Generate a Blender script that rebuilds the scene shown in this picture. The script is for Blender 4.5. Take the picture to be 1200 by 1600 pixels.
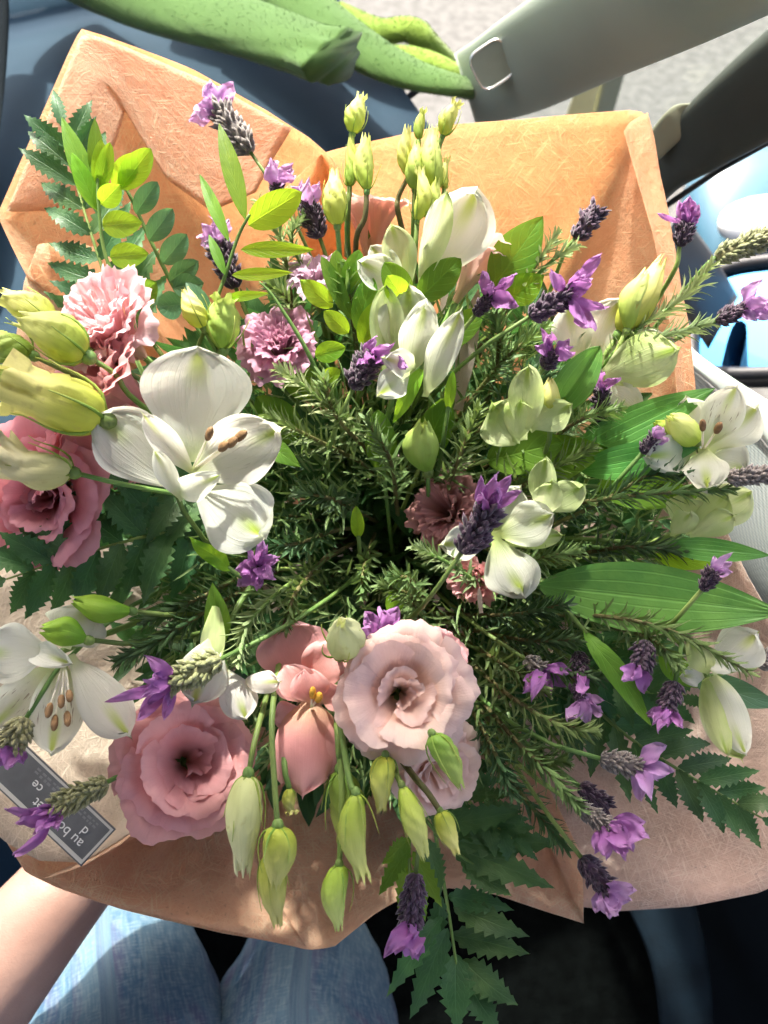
import bpy, math, random
import numpy as np
from mathutils import Vector

# ------------------------------------------------------------------ clear
for o in list(bpy.data.objects):
    bpy.data.objects.remove(o)
scene = bpy.context.scene
COL = scene.collection
R = math.radians

# ------------------------------------------------------------------ camera
CAM = np.array([0.0, 0.0, 1.20])
PITCH = R(58.0)
TANV = 0.625                       # tan of half the vertical view
AX = np.array([1.0, 0, 0])
AF = np.array([0, math.cos(PITCH), -math.sin(PITCH)])      # view direction
AU = np.array([0, math.sin(PITCH), math.cos(PITCH)])       # picture up
cd = bpy.data.cameras.new('camera')
cd.sensor_fit = 'VERTICAL'
cd.sensor_height = 24.0
cd.lens = 12.0 / TANV
cd.clip_start = 0.02
cd.clip_end = 2000
cd.dof.use_dof = True
cd.dof.focus_distance = 0.40
cd.dof.aperture_fstop = 7.0
cam = bpy.data.objects.new('camera', cd)
COL.objects.link(cam)
cam.location = CAM
cam.rotation_euler = (math.pi / 2 - PITCH, 0, 0)
scene.camera = cam

# ------------------------------------------------------------------ light
SUN = np.array([-0.22, 0.75, 1.08])
SUN = SUN / np.linalg.norm(SUN)
world = bpy.data.worlds.new('World')
scene.world = world
world.use_nodes = True
wn = world.node_tree.nodes
wl = world.node_tree.links
bg = wn['Background']
sky = wn.new('ShaderNodeTexSky')
sky.sky_type = 'NISHITA'
sky.sun_disc = False
sky.sun_elevation = math.asin(SUN[2])
sky.sun_rotation = math.atan2(SUN[0], SUN[1])
sky.dust_density = 8.0
sky.ozone_density = 0.4
sky.air_density = 0.6
wl.new(sky.outputs[0], bg.inputs[0])
bg.inputs[1].default_value = 0.15
sl = bpy.data.lights.new('sun', 'SUN')
sl.energy = 3.3
sl.angle = R(2.0)
sl.color = (1.0, 0.94, 0.84)
so = bpy.data.objects.new('sun', sl)
COL.objects.link(so)
so.rotation_euler = Vector(SUN).to_track_quat('Z', 'Y').to_euler()
so.location = (0.5, 0.6, 3)
vs = scene.view_settings
vs.view_transform = 'Standard'
vs.look = 'None'
vs.exposure = 2.0
vs.gamma = 1
vs.use_curve_mapping = False
scene.cycles.use_denoising = True
scene.cycles.max_bounces = 5
scene.cycles.diffuse_bounces = 3
scene.cycles.glossy_bounces = 2
scene.cycles.use_adaptive_sampling = True
scene.cycles.adaptive_threshold = 0.03
scene.cycles.transparent_max_bounces = 12
scene.cycles.sample_clamp_indirect = 6.0

# ------------------------------------------------------------------ helpers
PXM = 2 * TANV / 1600.0            # metres per picture pixel at one metre


def P(px, py, D):
    """point at D metres depth seen at that place of the photograph"""
    return CAM + AF * D + AX * ((px - 600) * PXM * D) + AU * ((800 - py) * PXM * D)


def PP(t):
    return P(*t)


def unit(v):
    v = np.asarray(v, float)
    n = np.linalg.norm(v)
    return v / n if n > 1e-12 else np.array([0, 0, 1.0])


def tocam(p):
    return unit(CAM - np.asarray(p))


def orth(n, e):
    n = np.asarray(n, float)
    n = n - e * n.dot(e)
    if np.linalg.norm(n) < 1e-5:
        n = np.cross(e, [0.3, 0.5, 0.8])
    return unit(n)


def rot(v, ax, a):
    ax = unit(ax)
    v = np.asarray(v, float)
    return v * math.cos(a) + np.cross(ax, v) * math.sin(a) + ax * (ax.dot(v)) * (1 - math.cos(a))


BIND = P(620, 840, 0.64)           # where the stems are tied together

MATS = {}


def link(o):
    COL.objects.link(o)
    return o


def thing(name, label, cat, loc, group=None):
    o = bpy.data.objects.new(name, None)
    o.empty_display_size = 0.01
    link(o)
    o.location = [float(x) for x in loc]
    o['label'] = label
    o['category'] = cat
    if group:
        o['group'] = group
    return o


def tag(o, label, cat, group=None):
    o['label'] = label
    o['category'] = cat
    if group:
        o['group'] = group
    return o


def mesh(name, V, F, UV, mat, smooth=True):
    """V: n x 3 array; F: list of index tuples; UV: one pair per vertex or None"""
    me = bpy.data.meshes.new(name)
    me.from_pydata([tuple(map(float, v)) for v in V], [], [tuple(map(int, f)) for f in F])
    if UV is not None:
        UV = np.asarray(UV, dtype=np.float32)
        lay = me.uv_layers.new(name='UVMap')
        li = np.empty(len(me.loops), dtype=np.int32)
        me.loops.foreach_get('vertex_index', li)
        lay.data.foreach_set('uv', UV[li].ravel())
    if smooth:
        me.polygons.foreach_set('use_smooth', [True] * len(me.polygons))
    me.materials.append(MATS[mat] if isinstance(mat, str) else mat)
    me.update()
    return me


def part(name, geo, mat, parent=None, root=None, smooth=True, kind=None):
    """one mesh object; geometry in world coordinates, moved to the thing's own frame"""
    V, F, UV = geo
    V = np.asarray(V, float)
    org = np.array(root.location) if root is not None else V.mean(axis=0)
    o = bpy.data.objects.new(name, mesh(name, V - org, F, UV, mat, smooth))
    link(o)
    if parent is not None:
        o.parent = parent
    elif root is None:
        o.location = [float(x) for x in org]
    if kind:
        o['kind'] = kind
    return o


def grid(fn, nu, nv, closed=False):
    """fn(s, w) -> point, s 0..1, w -1..1"""
    V, UV, F = [], [], []
    for i in range(nu + 1):
        for j in range(nv + 1):
            s, w = i / nu, -1 + 2 * j / nv
            V.append(fn(s, w))
            UV.append((s, 0.5 + 0.5 * w))
    m = nv + 1
    for i in range(nu):
        for j in range(nv):
            F.append((i * m + j, (i + 1) * m + j, (i + 1) * m + j + 1, i * m + j + 1))
    return np.array(V), F, UV


def joingeo(gs):
    V, F, UV, n = [], [], [], 0
    for g in gs:
        V.append(np.asarray(g[0]))
        F += [tuple(i + n for i in f) for f in g[1]]
        UV += list(g[2]) if g[2] is not None else [(0, 0)] * len(g[0])
        n += len(g[0])
    return np.vstack(V), F, UV


def bez(p, n=10):
    p = [np.asarray(q, float) for q in p]
    out = []
    for i in range(n + 1):
        t = i / n
        q = list(p)
        while len(q) > 1:
            q = [a * (1 - t) + b * t for a, b in zip(q, q[1:])]
        out.append(q[0])
    return out


def smoothpath(pts, n=24):
    """Catmull-Rom through the points"""
    pts = [np.asarray(p, float) for p in pts]
    if len(pts) == 2:
        return [pts[0] * (1 - i / n) + pts[1] * (i / n) for i in range(n + 1)]
    q = [2 * pts[0] - pts[1]] + pts + [2 * pts[-1] - pts[-2]]
    out = []
    m = len(pts) - 1
    for k in range(n + 1):
        x = k / n * m
        i = min(int(x), m - 1)
        t = x - i
        a, b, c, d = q[i:i + 4]
        out.append(0.5 * ((2 * b) + (c - a) * t + (2 * a - 5 * b + 4 * c - d) * t * t + (3 * b - a - 3 * c + d) * t ** 3))
    return out


def tube(pts, r0, r1=None, sides=6, rad=None, cap=True):
    """tapered tube; rad(s, ang) may scale it"""
    r1 = r0 if r1 is None else r1
    pts = [np.asarray(p, float) for p in pts]
    n = len(pts)
    V, F, UV = [], [], []
    t0 = unit(pts[1] - pts[0])
    nrm = orth([0.13, 0.31, 0.9], t0)
    for i, p in enumerate(pts):
        t = unit(pts[min(i + 1, n - 1)] - pts[max(i - 1, 0)])
        nrm = orth(nrm, t)
        b = np.cross(t, nrm)
        s = i / (n - 1)
        r = r0 + (r1 - r0) * s
        for k in range(sides):
            a = 2 * math.pi * k / sides
            rr = r * (rad(s, a) if rad else 1)
            V.append(p + rr * (math.cos(a) * nrm + math.sin(a) * b))
            UV.append((s, k / sides))
    for i in range(n - 1):
        for k in range(sides):
            k2 = (k + 1) % sides
            F.append((i * sides + k, i * sides + k2, (i + 1) * sides + k2, (i + 1) * sides + k))
    if cap:
        F.append(tuple(range(sides))[::-1])
        F.append(tuple((n - 1) * sides + k for k in range(sides)))
    return np.array(V), F, UV


PROF = {
    'ob': (1.75, 0.62), 'lily': (1.35, 0.62), 'leaf': (0.85, 0.85), 'oval': (1.0, 0.60),
    'lance': (0.75, 1.0), 'strap': (0.95, 0.55), 'bract': (1.35, 0.75), 'sep': (0.7, 0.9)}


def petal(b, t, W, n=None, bend=0.0, cup=0.0, prof='ob', ruf=0.0, rf=5.0, seed=0, nu=14, nv=8,
          tilt=0.0, curl=0.0, notch=0.0, fold=0.0, teeth=0, tooth=0.0, neck=0.0, wave=0.0):
    """a petal or leaf from base b to tip t, W metres wide, its upper side towards n"""
    b = np.asarray(b, float)
    t = np.asarray(t, float)
    L = np.linalg.norm(t - b)
    e1 = unit(t - b)
    n = orth(tocam(b) if n is None else n, e1)
    if tilt:
        n = rot(n, e1, tilt)
    e2 = np.cross(n, e1)
    a, p = PROF[prof]
    rr = random.Random(seed)
    ph = [rr.uniform(0, 6.28) for _ in range(6)]

    def fn(s, w):
        pw = max(0.0, math.sin(math.pi * min(1, s ** a))) ** p
        pw = max(pw, neck * (1 - s))
        if teeth:
            x = (s * teeth) % 1.0
            pw *= 1 - tooth * x * abs(w) ** 0.5 * (1 if s < 0.97 else 0)
        x = s * L
        y = 0.5 * W * pw * w
        z = bend * L * 4 * s * (1 - s) + cup * W * pw * pw * w * w - curl * L * s ** 3
        z += fold * W * pw * abs(w)
        if wave:
            z += wave * W * math.sin(s * 7 + ph[0]) * w
            y += wave * 0.5 * W * math.sin(s * 5 + ph[1]) * s
        if ruf:
            k = (abs(w) ** 3 + s ** 5) * min(1, s * 2.5)
            z += ruf * W * k * (math.sin(rf * 6.28 * (s + 0.4 * w) + ph[2]) + 0.6 * math.sin(rf * 11 * (w - 0.3 * s) + ph[3])) * 0.5
            x += ruf * 0.4 * W * s ** 5 * math.sin(rf * 8 * w + ph[4])
        if notch:
            x -= notch * L * math.exp(-(w / 0.28) ** 2) * s ** 8
        return b + e1 * x + e2 * y + n * z
    return grid(fn, nu, nv)


def W(px, D):
    return px * PXM * D


# ------------------------------------------------------------------ materials
def newmat(name):
    m = bpy.data.materials.new(name)
    m.use_nodes = True
    nt = m.node_tree
    for x in list(nt.nodes):
        nt.nodes.remove(x)
    out = nt.nodes.new('ShaderNodeOutputMaterial')
    MATS[name] = m
    return m, nt, out


class NT:
    """short hand for node building"""

    def __init__(self, nt):
        self.nt = nt

    def n(self, t, **kw):
        x = self.nt.nodes.new('ShaderNode' + t)
        for k, v in kw.items():
            setattr(x, k, v)
        return x

    def l(self, a, b):
        self.nt.links.new(a, b)

    def val(self, sock, v):
        if hasattr(v, 'is_output'):
            self.l(v, sock)
        elif isinstance(v, (tuple, list)):
            sock.default_value = tuple(v) + ((1,) if len(v) == 3 and len(sock.default_value) == 4 else ())
        else:
            sock.default_value = v

    def math(self, op, a, b=0.0, c=None):
        x = self.n('Math', operation=op)
        self.val(x.inputs[0], a)
        self.val(x.inputs[1], b)
        if c is not None:
            self.val(x.inputs[2], c)
        return x.outputs[0]

    def mix(self, f, a, b, mode='MIX'):
        x = self.n('Mix', data_type='RGBA', blend_type=mode)
        self.val(x.inputs[0], f)
        self.val(x.inputs[6], a)
        self.val(x.inputs[7], b)
        return x.outputs[2]

    def ramp(self, f, lo, hi, smooth=True):
        x = self.n('MapRange', interpolation_type='SMOOTHSTEP' if smooth else 'LINEAR')
        self.val(x.inputs[0], f)
        x.inputs[1].default_value = lo
        x.inputs[2].default_value = hi
        return x.outputs[0]

    def noise(self, vec, scale, detail=3, rough=0.55):
        x = self.n('TexNoise')
        if vec is not None:
            self.l(vec, x.inputs['Vector'])
        x.inputs['Scale'].default_value = scale
        x.inputs['Detail'].default_value = detail
        x.inputs['Roughness'].default_value = rough
        return x.outputs[0]

    def mapping(self, vec, scale=(1, 1, 1), rotz=0.0):
        if rotz:
            r = self.n('Mapping')
            self.l(vec, r.inputs[0])
            r.inputs['Rotation'].default_value = (0, 0, rotz)
            vec = r.outputs[0]
        x = self.n('Mapping')
        self.l(vec, x.inputs[0])
        x.inputs['Scale'].default_value = scale
        return x.outputs[0]

    def coord(self):
        c = self.n('TexCoord')
        return c

    def uv(self):
        c = self.n('TexCoord')
        s = self.n('SeparateXYZ')
        self.l(c.outputs['UV'], s.inputs[0])
        return c, s.outputs[0], s.outputs[1]

    def bump(self, h, strength, dist):
        x = self.n('Bump')
        self.l(h, x.inputs['Height'])
        x.inputs['Strength'].default_value = strength
        x.inputs['Distance'].default_value = dist
        return x.outputs[0]

    def thin(self, out, col, trans, rough, normal=None, tcol=None, spec=0.4, sheen=0.0):
        """surface of a thin leaf or petal: reflects and lets light through"""
        p = self.n('BsdfPrincipled')
        self.val(p.inputs['Base Color'], col)
        p.inputs['Roughness'].default_value = rough
        p.inputs['Specular IOR Level'].default_value = spec
        if sheen:
            p.inputs['Sheen Weight'].default_value = sheen
        t = self.n('BsdfTranslucent')
        self.val(t.inputs['Color'], tcol if tcol is not None else col)
        if normal is not None:
            self.l(normal, p.inputs['Normal'])
            self.l(normal, t.inputs['Normal'])
        m = self.n('MixShader')
        m.inputs[0].default_value = trans
        self.l(p.outputs[0], m.inputs[1])
        self.l(t.outputs[0], m.inputs[2])
        self.l(m.outputs[0], out.inputs[0])
        return p


def vary(k, col, vrange=0.25, hrange=0.03):
    """each object a little different in tone"""
    oi = k.n('ObjectInfo')
    h = k.n('HueSaturation')
    k.val(h.inputs['Color'], col)
    k.l(k.math('MULTIPLY_ADD', oi.outputs['Random'], vrange, 1 - vrange / 2), h.inputs['Value'])
    k.l(k.math('MULTIPLY_ADD', k.math('FRACT', k.math('MULTIPLY', oi.outputs['Random'], 7.3)), hrange, 0.5 - hrange / 2), h.inputs['Hue'])
    return h.outputs[0]


def leafmat(name, c1, c2, trans=0.35, rough=0.42, veins=6.0, vein_mix=0.35, ribs=0.0, vcol=None, tc=None, spec=0.35):
    m, nt, out = newmat(name)
    k = NT(nt)
    c, u, v = k.uv()
    obj = c.outputs['Object']
    nz = k.noise(obj, 60, 4)
    col = k.mix(k.ramp(nz, 0.35, 0.7), c1, c2)
    av = k.math('ABSOLUTE', k.math('SUBTRACT', v, 0.5))
    mid = k.math('SUBTRACT', 1.0, k.ramp(av, 0.0, 0.035))
    if ribs:
        wv = k.math('SINE', k.math('MULTIPLY', v, ribs * 6.283))
    else:
        wv = k.math('SINE', k.math('MULTIPLY', k.math('SUBTRACT', u, k.math('MULTIPLY', av, 0.7)), veins * 6.283))
    line = k.ramp(wv, 0.80, 1.0)
    vm = k.math('MAXIMUM', mid, k.math('MULTIPLY', line, 0.55))
    vc = vcol or tuple(min(1, x * 1.7 + 0.02) for x in c2)
    col = k.mix(k.math('MULTIPLY', vm, vein_mix), col, vc)
    col = k.mix(k.math('MULTIPLY', k.ramp(k.noise(obj, 25, 3), 0.5, 0.75), 0.4), col, tuple(min(1, x * 1.5 + .01) for x in c2))
    col = vary(k, col, 0.45, 0.05)
    h = k.math('ADD', k.math('MULTIPLY', vm, -0.7), k.math('MULTIPLY', k.noise(obj, 400, 2), 0.5))
    tcol = k.mix(0.75, col, tc or (min(1, c2[0] * 2.1), min(1, c2[1] * 2.2), c2[2] * 0.8))
    k.thin(out, col, trans, rough, k.bump(h, 0.5, 0.0006), tcol, spec)
    return m


leafmat('leaf_bright', (0.19, 0.36, 0.03), (0.28, 0.46, 0.04), 0.55, 0.4, tc=(0.55, 0.80, 0.03), spec=.25)
leafmat('leaf_mid', (0.09, 0.21, 0.03), (0.16, 0.31, 0.04), 0.48, 0.45, tc=(0.36, 0.60, 0.04), spec=.2)
leafmat('leaf_blue', (0.07, 0.17, 0.10), (0.11, 0.23, 0.13), 0.3, 0.4, tc=(0.20, 0.42, 0.10))
leafmat('leaf_ribbed', (0.08, 0.23, 0.055), (0.14, 0.32, 0.07), 0.4, 0.36, ribs=6, vein_mix=0.45, tc=(0.22, 0.5, 0.06))
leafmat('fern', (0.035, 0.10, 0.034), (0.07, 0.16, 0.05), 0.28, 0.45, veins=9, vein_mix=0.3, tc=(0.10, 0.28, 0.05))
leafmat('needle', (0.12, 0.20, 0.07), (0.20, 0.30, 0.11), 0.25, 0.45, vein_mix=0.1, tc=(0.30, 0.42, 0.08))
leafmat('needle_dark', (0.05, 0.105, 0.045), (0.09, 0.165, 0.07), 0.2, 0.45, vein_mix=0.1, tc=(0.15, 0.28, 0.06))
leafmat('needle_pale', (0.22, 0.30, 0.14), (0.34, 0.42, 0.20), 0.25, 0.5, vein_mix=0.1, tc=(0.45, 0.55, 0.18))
leafmat('stem_green', (0.14, 0.24, 0.06), (0.20, 0.30, 0.08), 0.1, 0.45, vein_mix=0.0)
leafmat('stem_brown', (0.12, 0.10, 0.04), (0.17, 0.16, 0.06), 0.0, 0.6, vein_mix=0.0)


def lilymat(name, base=(0.86, 0.85, 0.79), green=(0.44, 0.57, 0.05), streak=0.0, greenish=0.0, trans=0.55, claw_to=0.33, claw_k=0.55, tip_from=0.55):
    m, nt, out = newmat(name)
    k = NT(nt)
    c, u, v = k.uv()
    obj = c.outputs['Object']
    av = k.math('ABSOLUTE', k.math('SUBTRACT', v, 0.5))
    # green stroke to the tip and a green cast at the claw
    tip = k.math('MULTIPLY', k.ramp(u, tip_from, 0.95), k.math('SUBTRACT', 1.0, k.ramp(av, 0.02, 0.17)))
    claw = k.math('MULTIPLY', k.math('SUBTRACT', 1.0, k.ramp(u, 0.0, claw_to)), claw_k)
    g = k.math('MINIMUM', 1.0, k.math('ADD', k.math('MULTIPLY', tip, 0.95), claw))
    g = k.math('MAXIMUM', g, k.math('MULTIPLY', k.ramp(k.noise(obj, 45, 2), 0.3, 0.75), greenish))
    veins = k.ramp(k.noise(k.mapping(c.outputs['UV'], (1.3, 24, 1)), 1.0, 3), 0.48, 0.72)
    col = k.mix(k.math('MULTIPLY', veins, 0.16), base, (0.70, 0.72, 0.58))
    if greenish:
        col = k.mix(k.math('MULTIPLY', veins, greenish * 0.25), col, green)
    col = k.mix(g, col, green)
    if streak:
        mp = k.mapping(c.outputs['UV'], (5.0, 26.0, 1))
        sn = k.ramp(k.noise(mp, 1.0, 1), 0.62, 0.68)
        reg = k.math('MULTIPLY', k.ramp(u, 0.22, 0.34), k.math('SUBTRACT', 1.0, k.ramp(u, 0.60, 0.75)))
        col = k.mix(k.math('MULTIPLY', k.math('MULTIPLY', sn, reg), streak), col, (0.16, 0.07, 0.04))
    col = vary(k, col, 0.08, 0.01)
    h = k.math('ADD', k.math('MULTIPLY', veins, 0.8), k.math('MULTIPLY', k.noise(obj, 130, 4), 2.0))
    tc = k.mix(0.35, col, (0.9, 0.88, 0.62))
    k.thin(out, col, trans, 0.7, k.bump(h, 0.4, 0.0005), tc, 0.06)
    return m


lilymat('lily_white', base=(0.80, 0.79, 0.73))
lilymat('lily_fresh', base=(0.80, 0.80, 0.70), claw_to=.62, claw_k=.75, tip_from=.42)
lilymat('lily_streaked', base=(0.80, 0.79, 0.70), streak=0.85, claw_to=.5, claw_k=.7, tip_from=.42)
lilymat('lily_green', base=(0.70, 0.77, 0.42), green=(0.34, 0.52, 0.05), greenish=0.7)
lilymat('lily_pinkish', base=(0.84, 0.78, 0.74), streak=0.25)


def rosemat(name, rim, mid, base, trans=0.38):
    m, nt, out = newmat(name)
    k = NT(nt)
    c, u, v = k.uv()
    obj = c.outputs['Object']
    n1 = k.noise(obj, 50, 4)
    uu = k.math('ADD', u, k.math('MULTIPLY', k.math('SUBTRACT', n1, 0.5), 0.25))
    col = k.mix(k.ramp(uu, 0.05, 0.45), base, mid)
    col = k.mix(k.ramp(uu, 0.45, 0.98), col, rim)
    mp = k.mapping(c.outputs['UV'], (1.5, 38, 1))
    vn = k.noise(mp, 1.0, 3)
    col = k.mix(k.math('MULTIPLY', k.ramp(vn, 0.48, 0.68), 0.13), col, tuple(x * 0.72 for x in mid))
    col = vary(k, col, 0.12, 0.015)
    h = k.math('ADD', k.math('MULTIPLY', vn, 0.7), k.math('MULTIPLY', k.noise(obj, 150, 4), 1.8))
    tc = k.mix(0.4, col, (min(1, rim[0] * 1.05), rim[1] * 0.85, rim[2] * 0.8))
    k.thin(out, col, trans, 0.55, k.bump(h, 0.45, 0.0005), tc, 0.25, 0.25)
    return m


rosemat('rose_blush', (0.90, 0.68, 0.62), (0.90, 0.64, 0.54), (0.84, 0.62, 0.38))
rosemat('rose_pink', (0.80, 0.42, 0.43), (0.76, 0.33, 0.34), (0.60, 0.22, 0.18))
rosemat('rose_deep', (0.80, 0.36, 0.42), (0.72, 0.24, 0.27), (0.50, 0.16, 0.13))
rosemat('rose_salmon', (0.78, 0.42, 0.42), (0.74, 0.34, 0.33), (0.66, 0.40, 0.26))
rosemat('rose_mauve', (0.66, 0.36, 0.50), (0.58, 0.26, 0.38), (0.5, 0.25, 0.28))
rosemat('rose_lilac', (0.70, 0.52, 0.66), (0.66, 0.46, 0.58), (0.6, 0.45, 0.48))
rosemat('rose_candy', (0.86, 0.58, 0.62), (0.82, 0.42, 0.44), (0.80, 0.50, 0.36))
rosemat('rose_dusk', (0.48, 0.22, 0.22), (0.42, 0.18, 0.18), (0.36, 0.16, 0.13))
rosemat('rose_peach', (0.86, 0.60, 0.54), (0.82, 0.44, 0.34), (0.78, 0.40, 0.26))
rosemat('bract', (0.52, 0.25, 0.56), (0.42, 0.15, 0.46), (0.22, 0.08, 0.26), 0.45)
rosemat('bract_pale', (0.66, 0.42, 0.70), (0.56, 0.30, 0.62), (0.38, 0.18, 0.42), 0.45)


def budmat(name, base, tip, trans=0.25):
    m, nt, out = newmat(name)
    k = NT(nt)
    c, u, v = k.uv()
    obj = c.outputs['Object']
    nz = k.noise(obj, 70, 3)
    uu = k.math('ADD', u, k.math('MULTIPLY', k.math('SUBTRACT', nz, 0.5), 0.35))
    col = k.mix(k.ramp(uu, 0.1, 0.85), base, tip)
    st = k.noise(k.mapping(c.outputs['UV'], (2, 30, 1)), 1.0, 2)
    col = k.mix(k.math('MULTIPLY', k.ramp(st, 0.5, 0.7), 0.25), col, tuple(x * 0.7 for x in base))
    col = k.mix(k.math('MULTIPLY', k.ramp(k.noise(obj, 160, 3), 0.60, 0.72), 0.35), col, (0.42, 0.36, 0.14))
    col = vary(k, col, 0.30, 0.05)
    k.thin(out, col, trans, 0.55, k.bump(k.math('ADD', st, k.noise(obj, 300, 2)), 0.4, 0.0005),
           k.mix(0.4, col, (0.75, 0.8, 0.15)), 0.35)
    return m


budmat('bud_lime', (0.48, 0.58, 0.08), (0.80, 0.80, 0.28), 0.3)
budmat('bud_cream', (0.66, 0.68, 0.32), (0.85, 0.82, 0.50), 0.3)
budmat('bud_green', (0.25, 0.40, 0.06), (0.50, 0.60, 0.15))
budmat('bud_leafy', (0.16, 0.36, 0.03), (0.30, 0.50, 0.05))


def spikemat(name, c1, c2, c3):
    m, nt, out = newmat(name)
    k = NT(nt)
    c, u, v = k.uv()
    n = k.noise(c.outputs['Object'], 320, 3)
    col = k.mix(k.ramp(n, 0.35, 0.6), c1, c2)
    col = k.mix(k.ramp(n, 0.60, 0.72), col, c3)
    col = k.mix(k.math('MULTIPLY', k.ramp(u, 0.5, 1.0), 0.5), col, c3)
    p = k.n('BsdfPrincipled')
    k.l(vary(k, col, 0.3), p.inputs['Base Color'])
    p.inputs['Roughness'].default_value = 0.8
    p.inputs['Sheen Weight'].default_value = 0.3
    k.l(p.outputs[0], out.inputs[0])


spikemat('spike_purple', (0.022, 0.010, 0.024), (0.06, 0.026, 0.06), (0.15, 0.09, 0.12))
spikemat('spike_grey', (0.10, 0.085, 0.08), (0.18, 0.15, 0.14), (0.32, 0.28, 0.25))
spikemat('spike_olive', (0.13, 0.13, 0.05), (0.24, 0.24, 0.10), (0.40, 0.38, 0.22))


def plain(name, col, rough=0.6, nscale=0, namp=0.2, bscale=0, bstr=0.2, bdist=0.001, metal=0.0, spec=0.5, sheen=0.0, aniso=None):
    m, nt, out = newmat(name)
    k = NT(nt)
    c = k.coord()
    p = k.n('BsdfPrincipled')
    cc = col
    if nscale:
        n = k.noise(c.outputs['Object'], nscale, 5)
        cc = k.mix(k.ramp(n, 0.3, 0.7), tuple(x * (1 - namp) for x in col), tuple(min(1, x * (1 + namp)) for x in col))
    k.val(p.inputs['Base Color'], cc)
    p.inputs['Roughness'].default_value = rough
    p.inputs['Metallic'].default_value = metal
    p.inputs['Specular IOR Level'].default_value = spec
    if sheen:
        p.inputs['Sheen Weight'].default_value = sheen
    if bscale:
        k.l(k.bump(k.noise(c.outputs['Object'], bscale, 3), bstr, bdist), p.inputs['Normal'])
    k.l(p.outputs[0], out.inputs[0])
    return m


plain('anther', (0.22, 0.12, 0.05), 0.8, 300, 0.3)
plain('pollen', (0.75, 0.38, 0.04), 0.8, 300, 0.2)
plain('dash_blue', (0.014, 0.036, 0.062), 0.8, 6, 0.15, 900, 0.35, 0.0006, spec=0.2)
plain('dash_dark', (0.005, 0.008, 0.011), 0.9, 8, 0.2, 900, 0.3, 0.0006, spec=0.08)
plain('trim_grey', (0.22, 0.26, 0.215), 0.55, 9, 0.06, 1400, 0.3, 0.0004)
plain('trim_dark', (0.035, 0.042, 0.035), 0.6, 9, 0.15, 900, 0.3, 0.0004)
plain('trim_beige', (0.20, 0.21, 0.145), 0.6, 9, 0.1, 900, 0.3, 0.0004)
plain('trim_pale', (0.62, 0.70, 0.66), 0.5, 9, 0.06, 900, 0.25, 0.0004)
plain('badge_grey', (0.15, 0.18, 0.145), 0.55, 30, 0.1, 900, 0.3, 0.0004)
plain('chrome', (0.8, 0.8, 0.78), 0.15, metal=1.0)
plain('rubber', (0.015, 0.016, 0.02), 0.5)
plain('carpet', (0.0015, 0.002, 0.002), 1.0, 60, 0.4, 300, 0.6, 0.003, spec=0.03)
plain('strap_blue', (0.004, 0.009, 0.015), 0.8, 30, 0.3, 500, 0.4, 0.001, spec=0.1)
plain('asphalt', (0.085, 0.085, 0.08), 0.9, 30, 0.25, 120, 0.4, 0.004)
plain('post_yellow', (0.62, 0.55, 0.28), 0.6, 10, 0.1)
plain('car_blue', (0.05, 0.13, 0.19), 0.3, 2, 0.05)
plain('glint_white', (0.80, 0.82, 0.80), 0.3, 2, 0.03)
plain('mirror_glass', (0.07, 0.26, 0.50), 0.03, metal=1.0)
plain('towel', (0.06, 0.115, 0.03), 0.95, 10, 0.10, 1600, 0.5, 0.0005, sheen=0.2, spec=0.02)
plain('towel_lime', (0.14, 0.22, 0.03), 0.95, 10, 0.10, 1600, 0.5, 0.0005, sheen=0.2, spec=0.02)
plain('card_frame', (0.52, 0.50, 0.46), 0.5)
plain('chalkboard', (0.12, 0.12, 0.125), 0.45, 60, 0.15)
plain('chalk', (0.72, 0.72, 0.70), 0.7)
plain('chalk_faint', (0.20, 0.205, 0.21), 0.7)
plain('roof_liner', (0.45, 0.45, 0.42), 0.9, 20, 0.05, 600, 0.3, 0.001)


def skin_mat():
    m, nt, out = newmat('skin')
    k = NT(nt)
    c = k.coord()
    n = k.noise(c.outputs['Object'], 22, 4)
    col = k.mix(k.ramp(n, 0.35, 0.7), (0.30, 0.17, 0.135), (0.38, 0.225, 0.18))
    p = k.n('BsdfPrincipled')
    k.l(col, p.inputs['Base Color'])
    p.inputs['Roughness'].default_value = 0.5
    b = k.math('ADD', k.noise(c.outputs['Object'], 900, 2), k.math('MULTIPLY', k.noise(c.outputs['Object'], 140, 3), 1.5))
    k.l(k.bump(b, 0.35, 0.0006), p.inputs['Normal'])
    k.l(p.outputs[0], out.inputs[0])


skin_mat()


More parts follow.
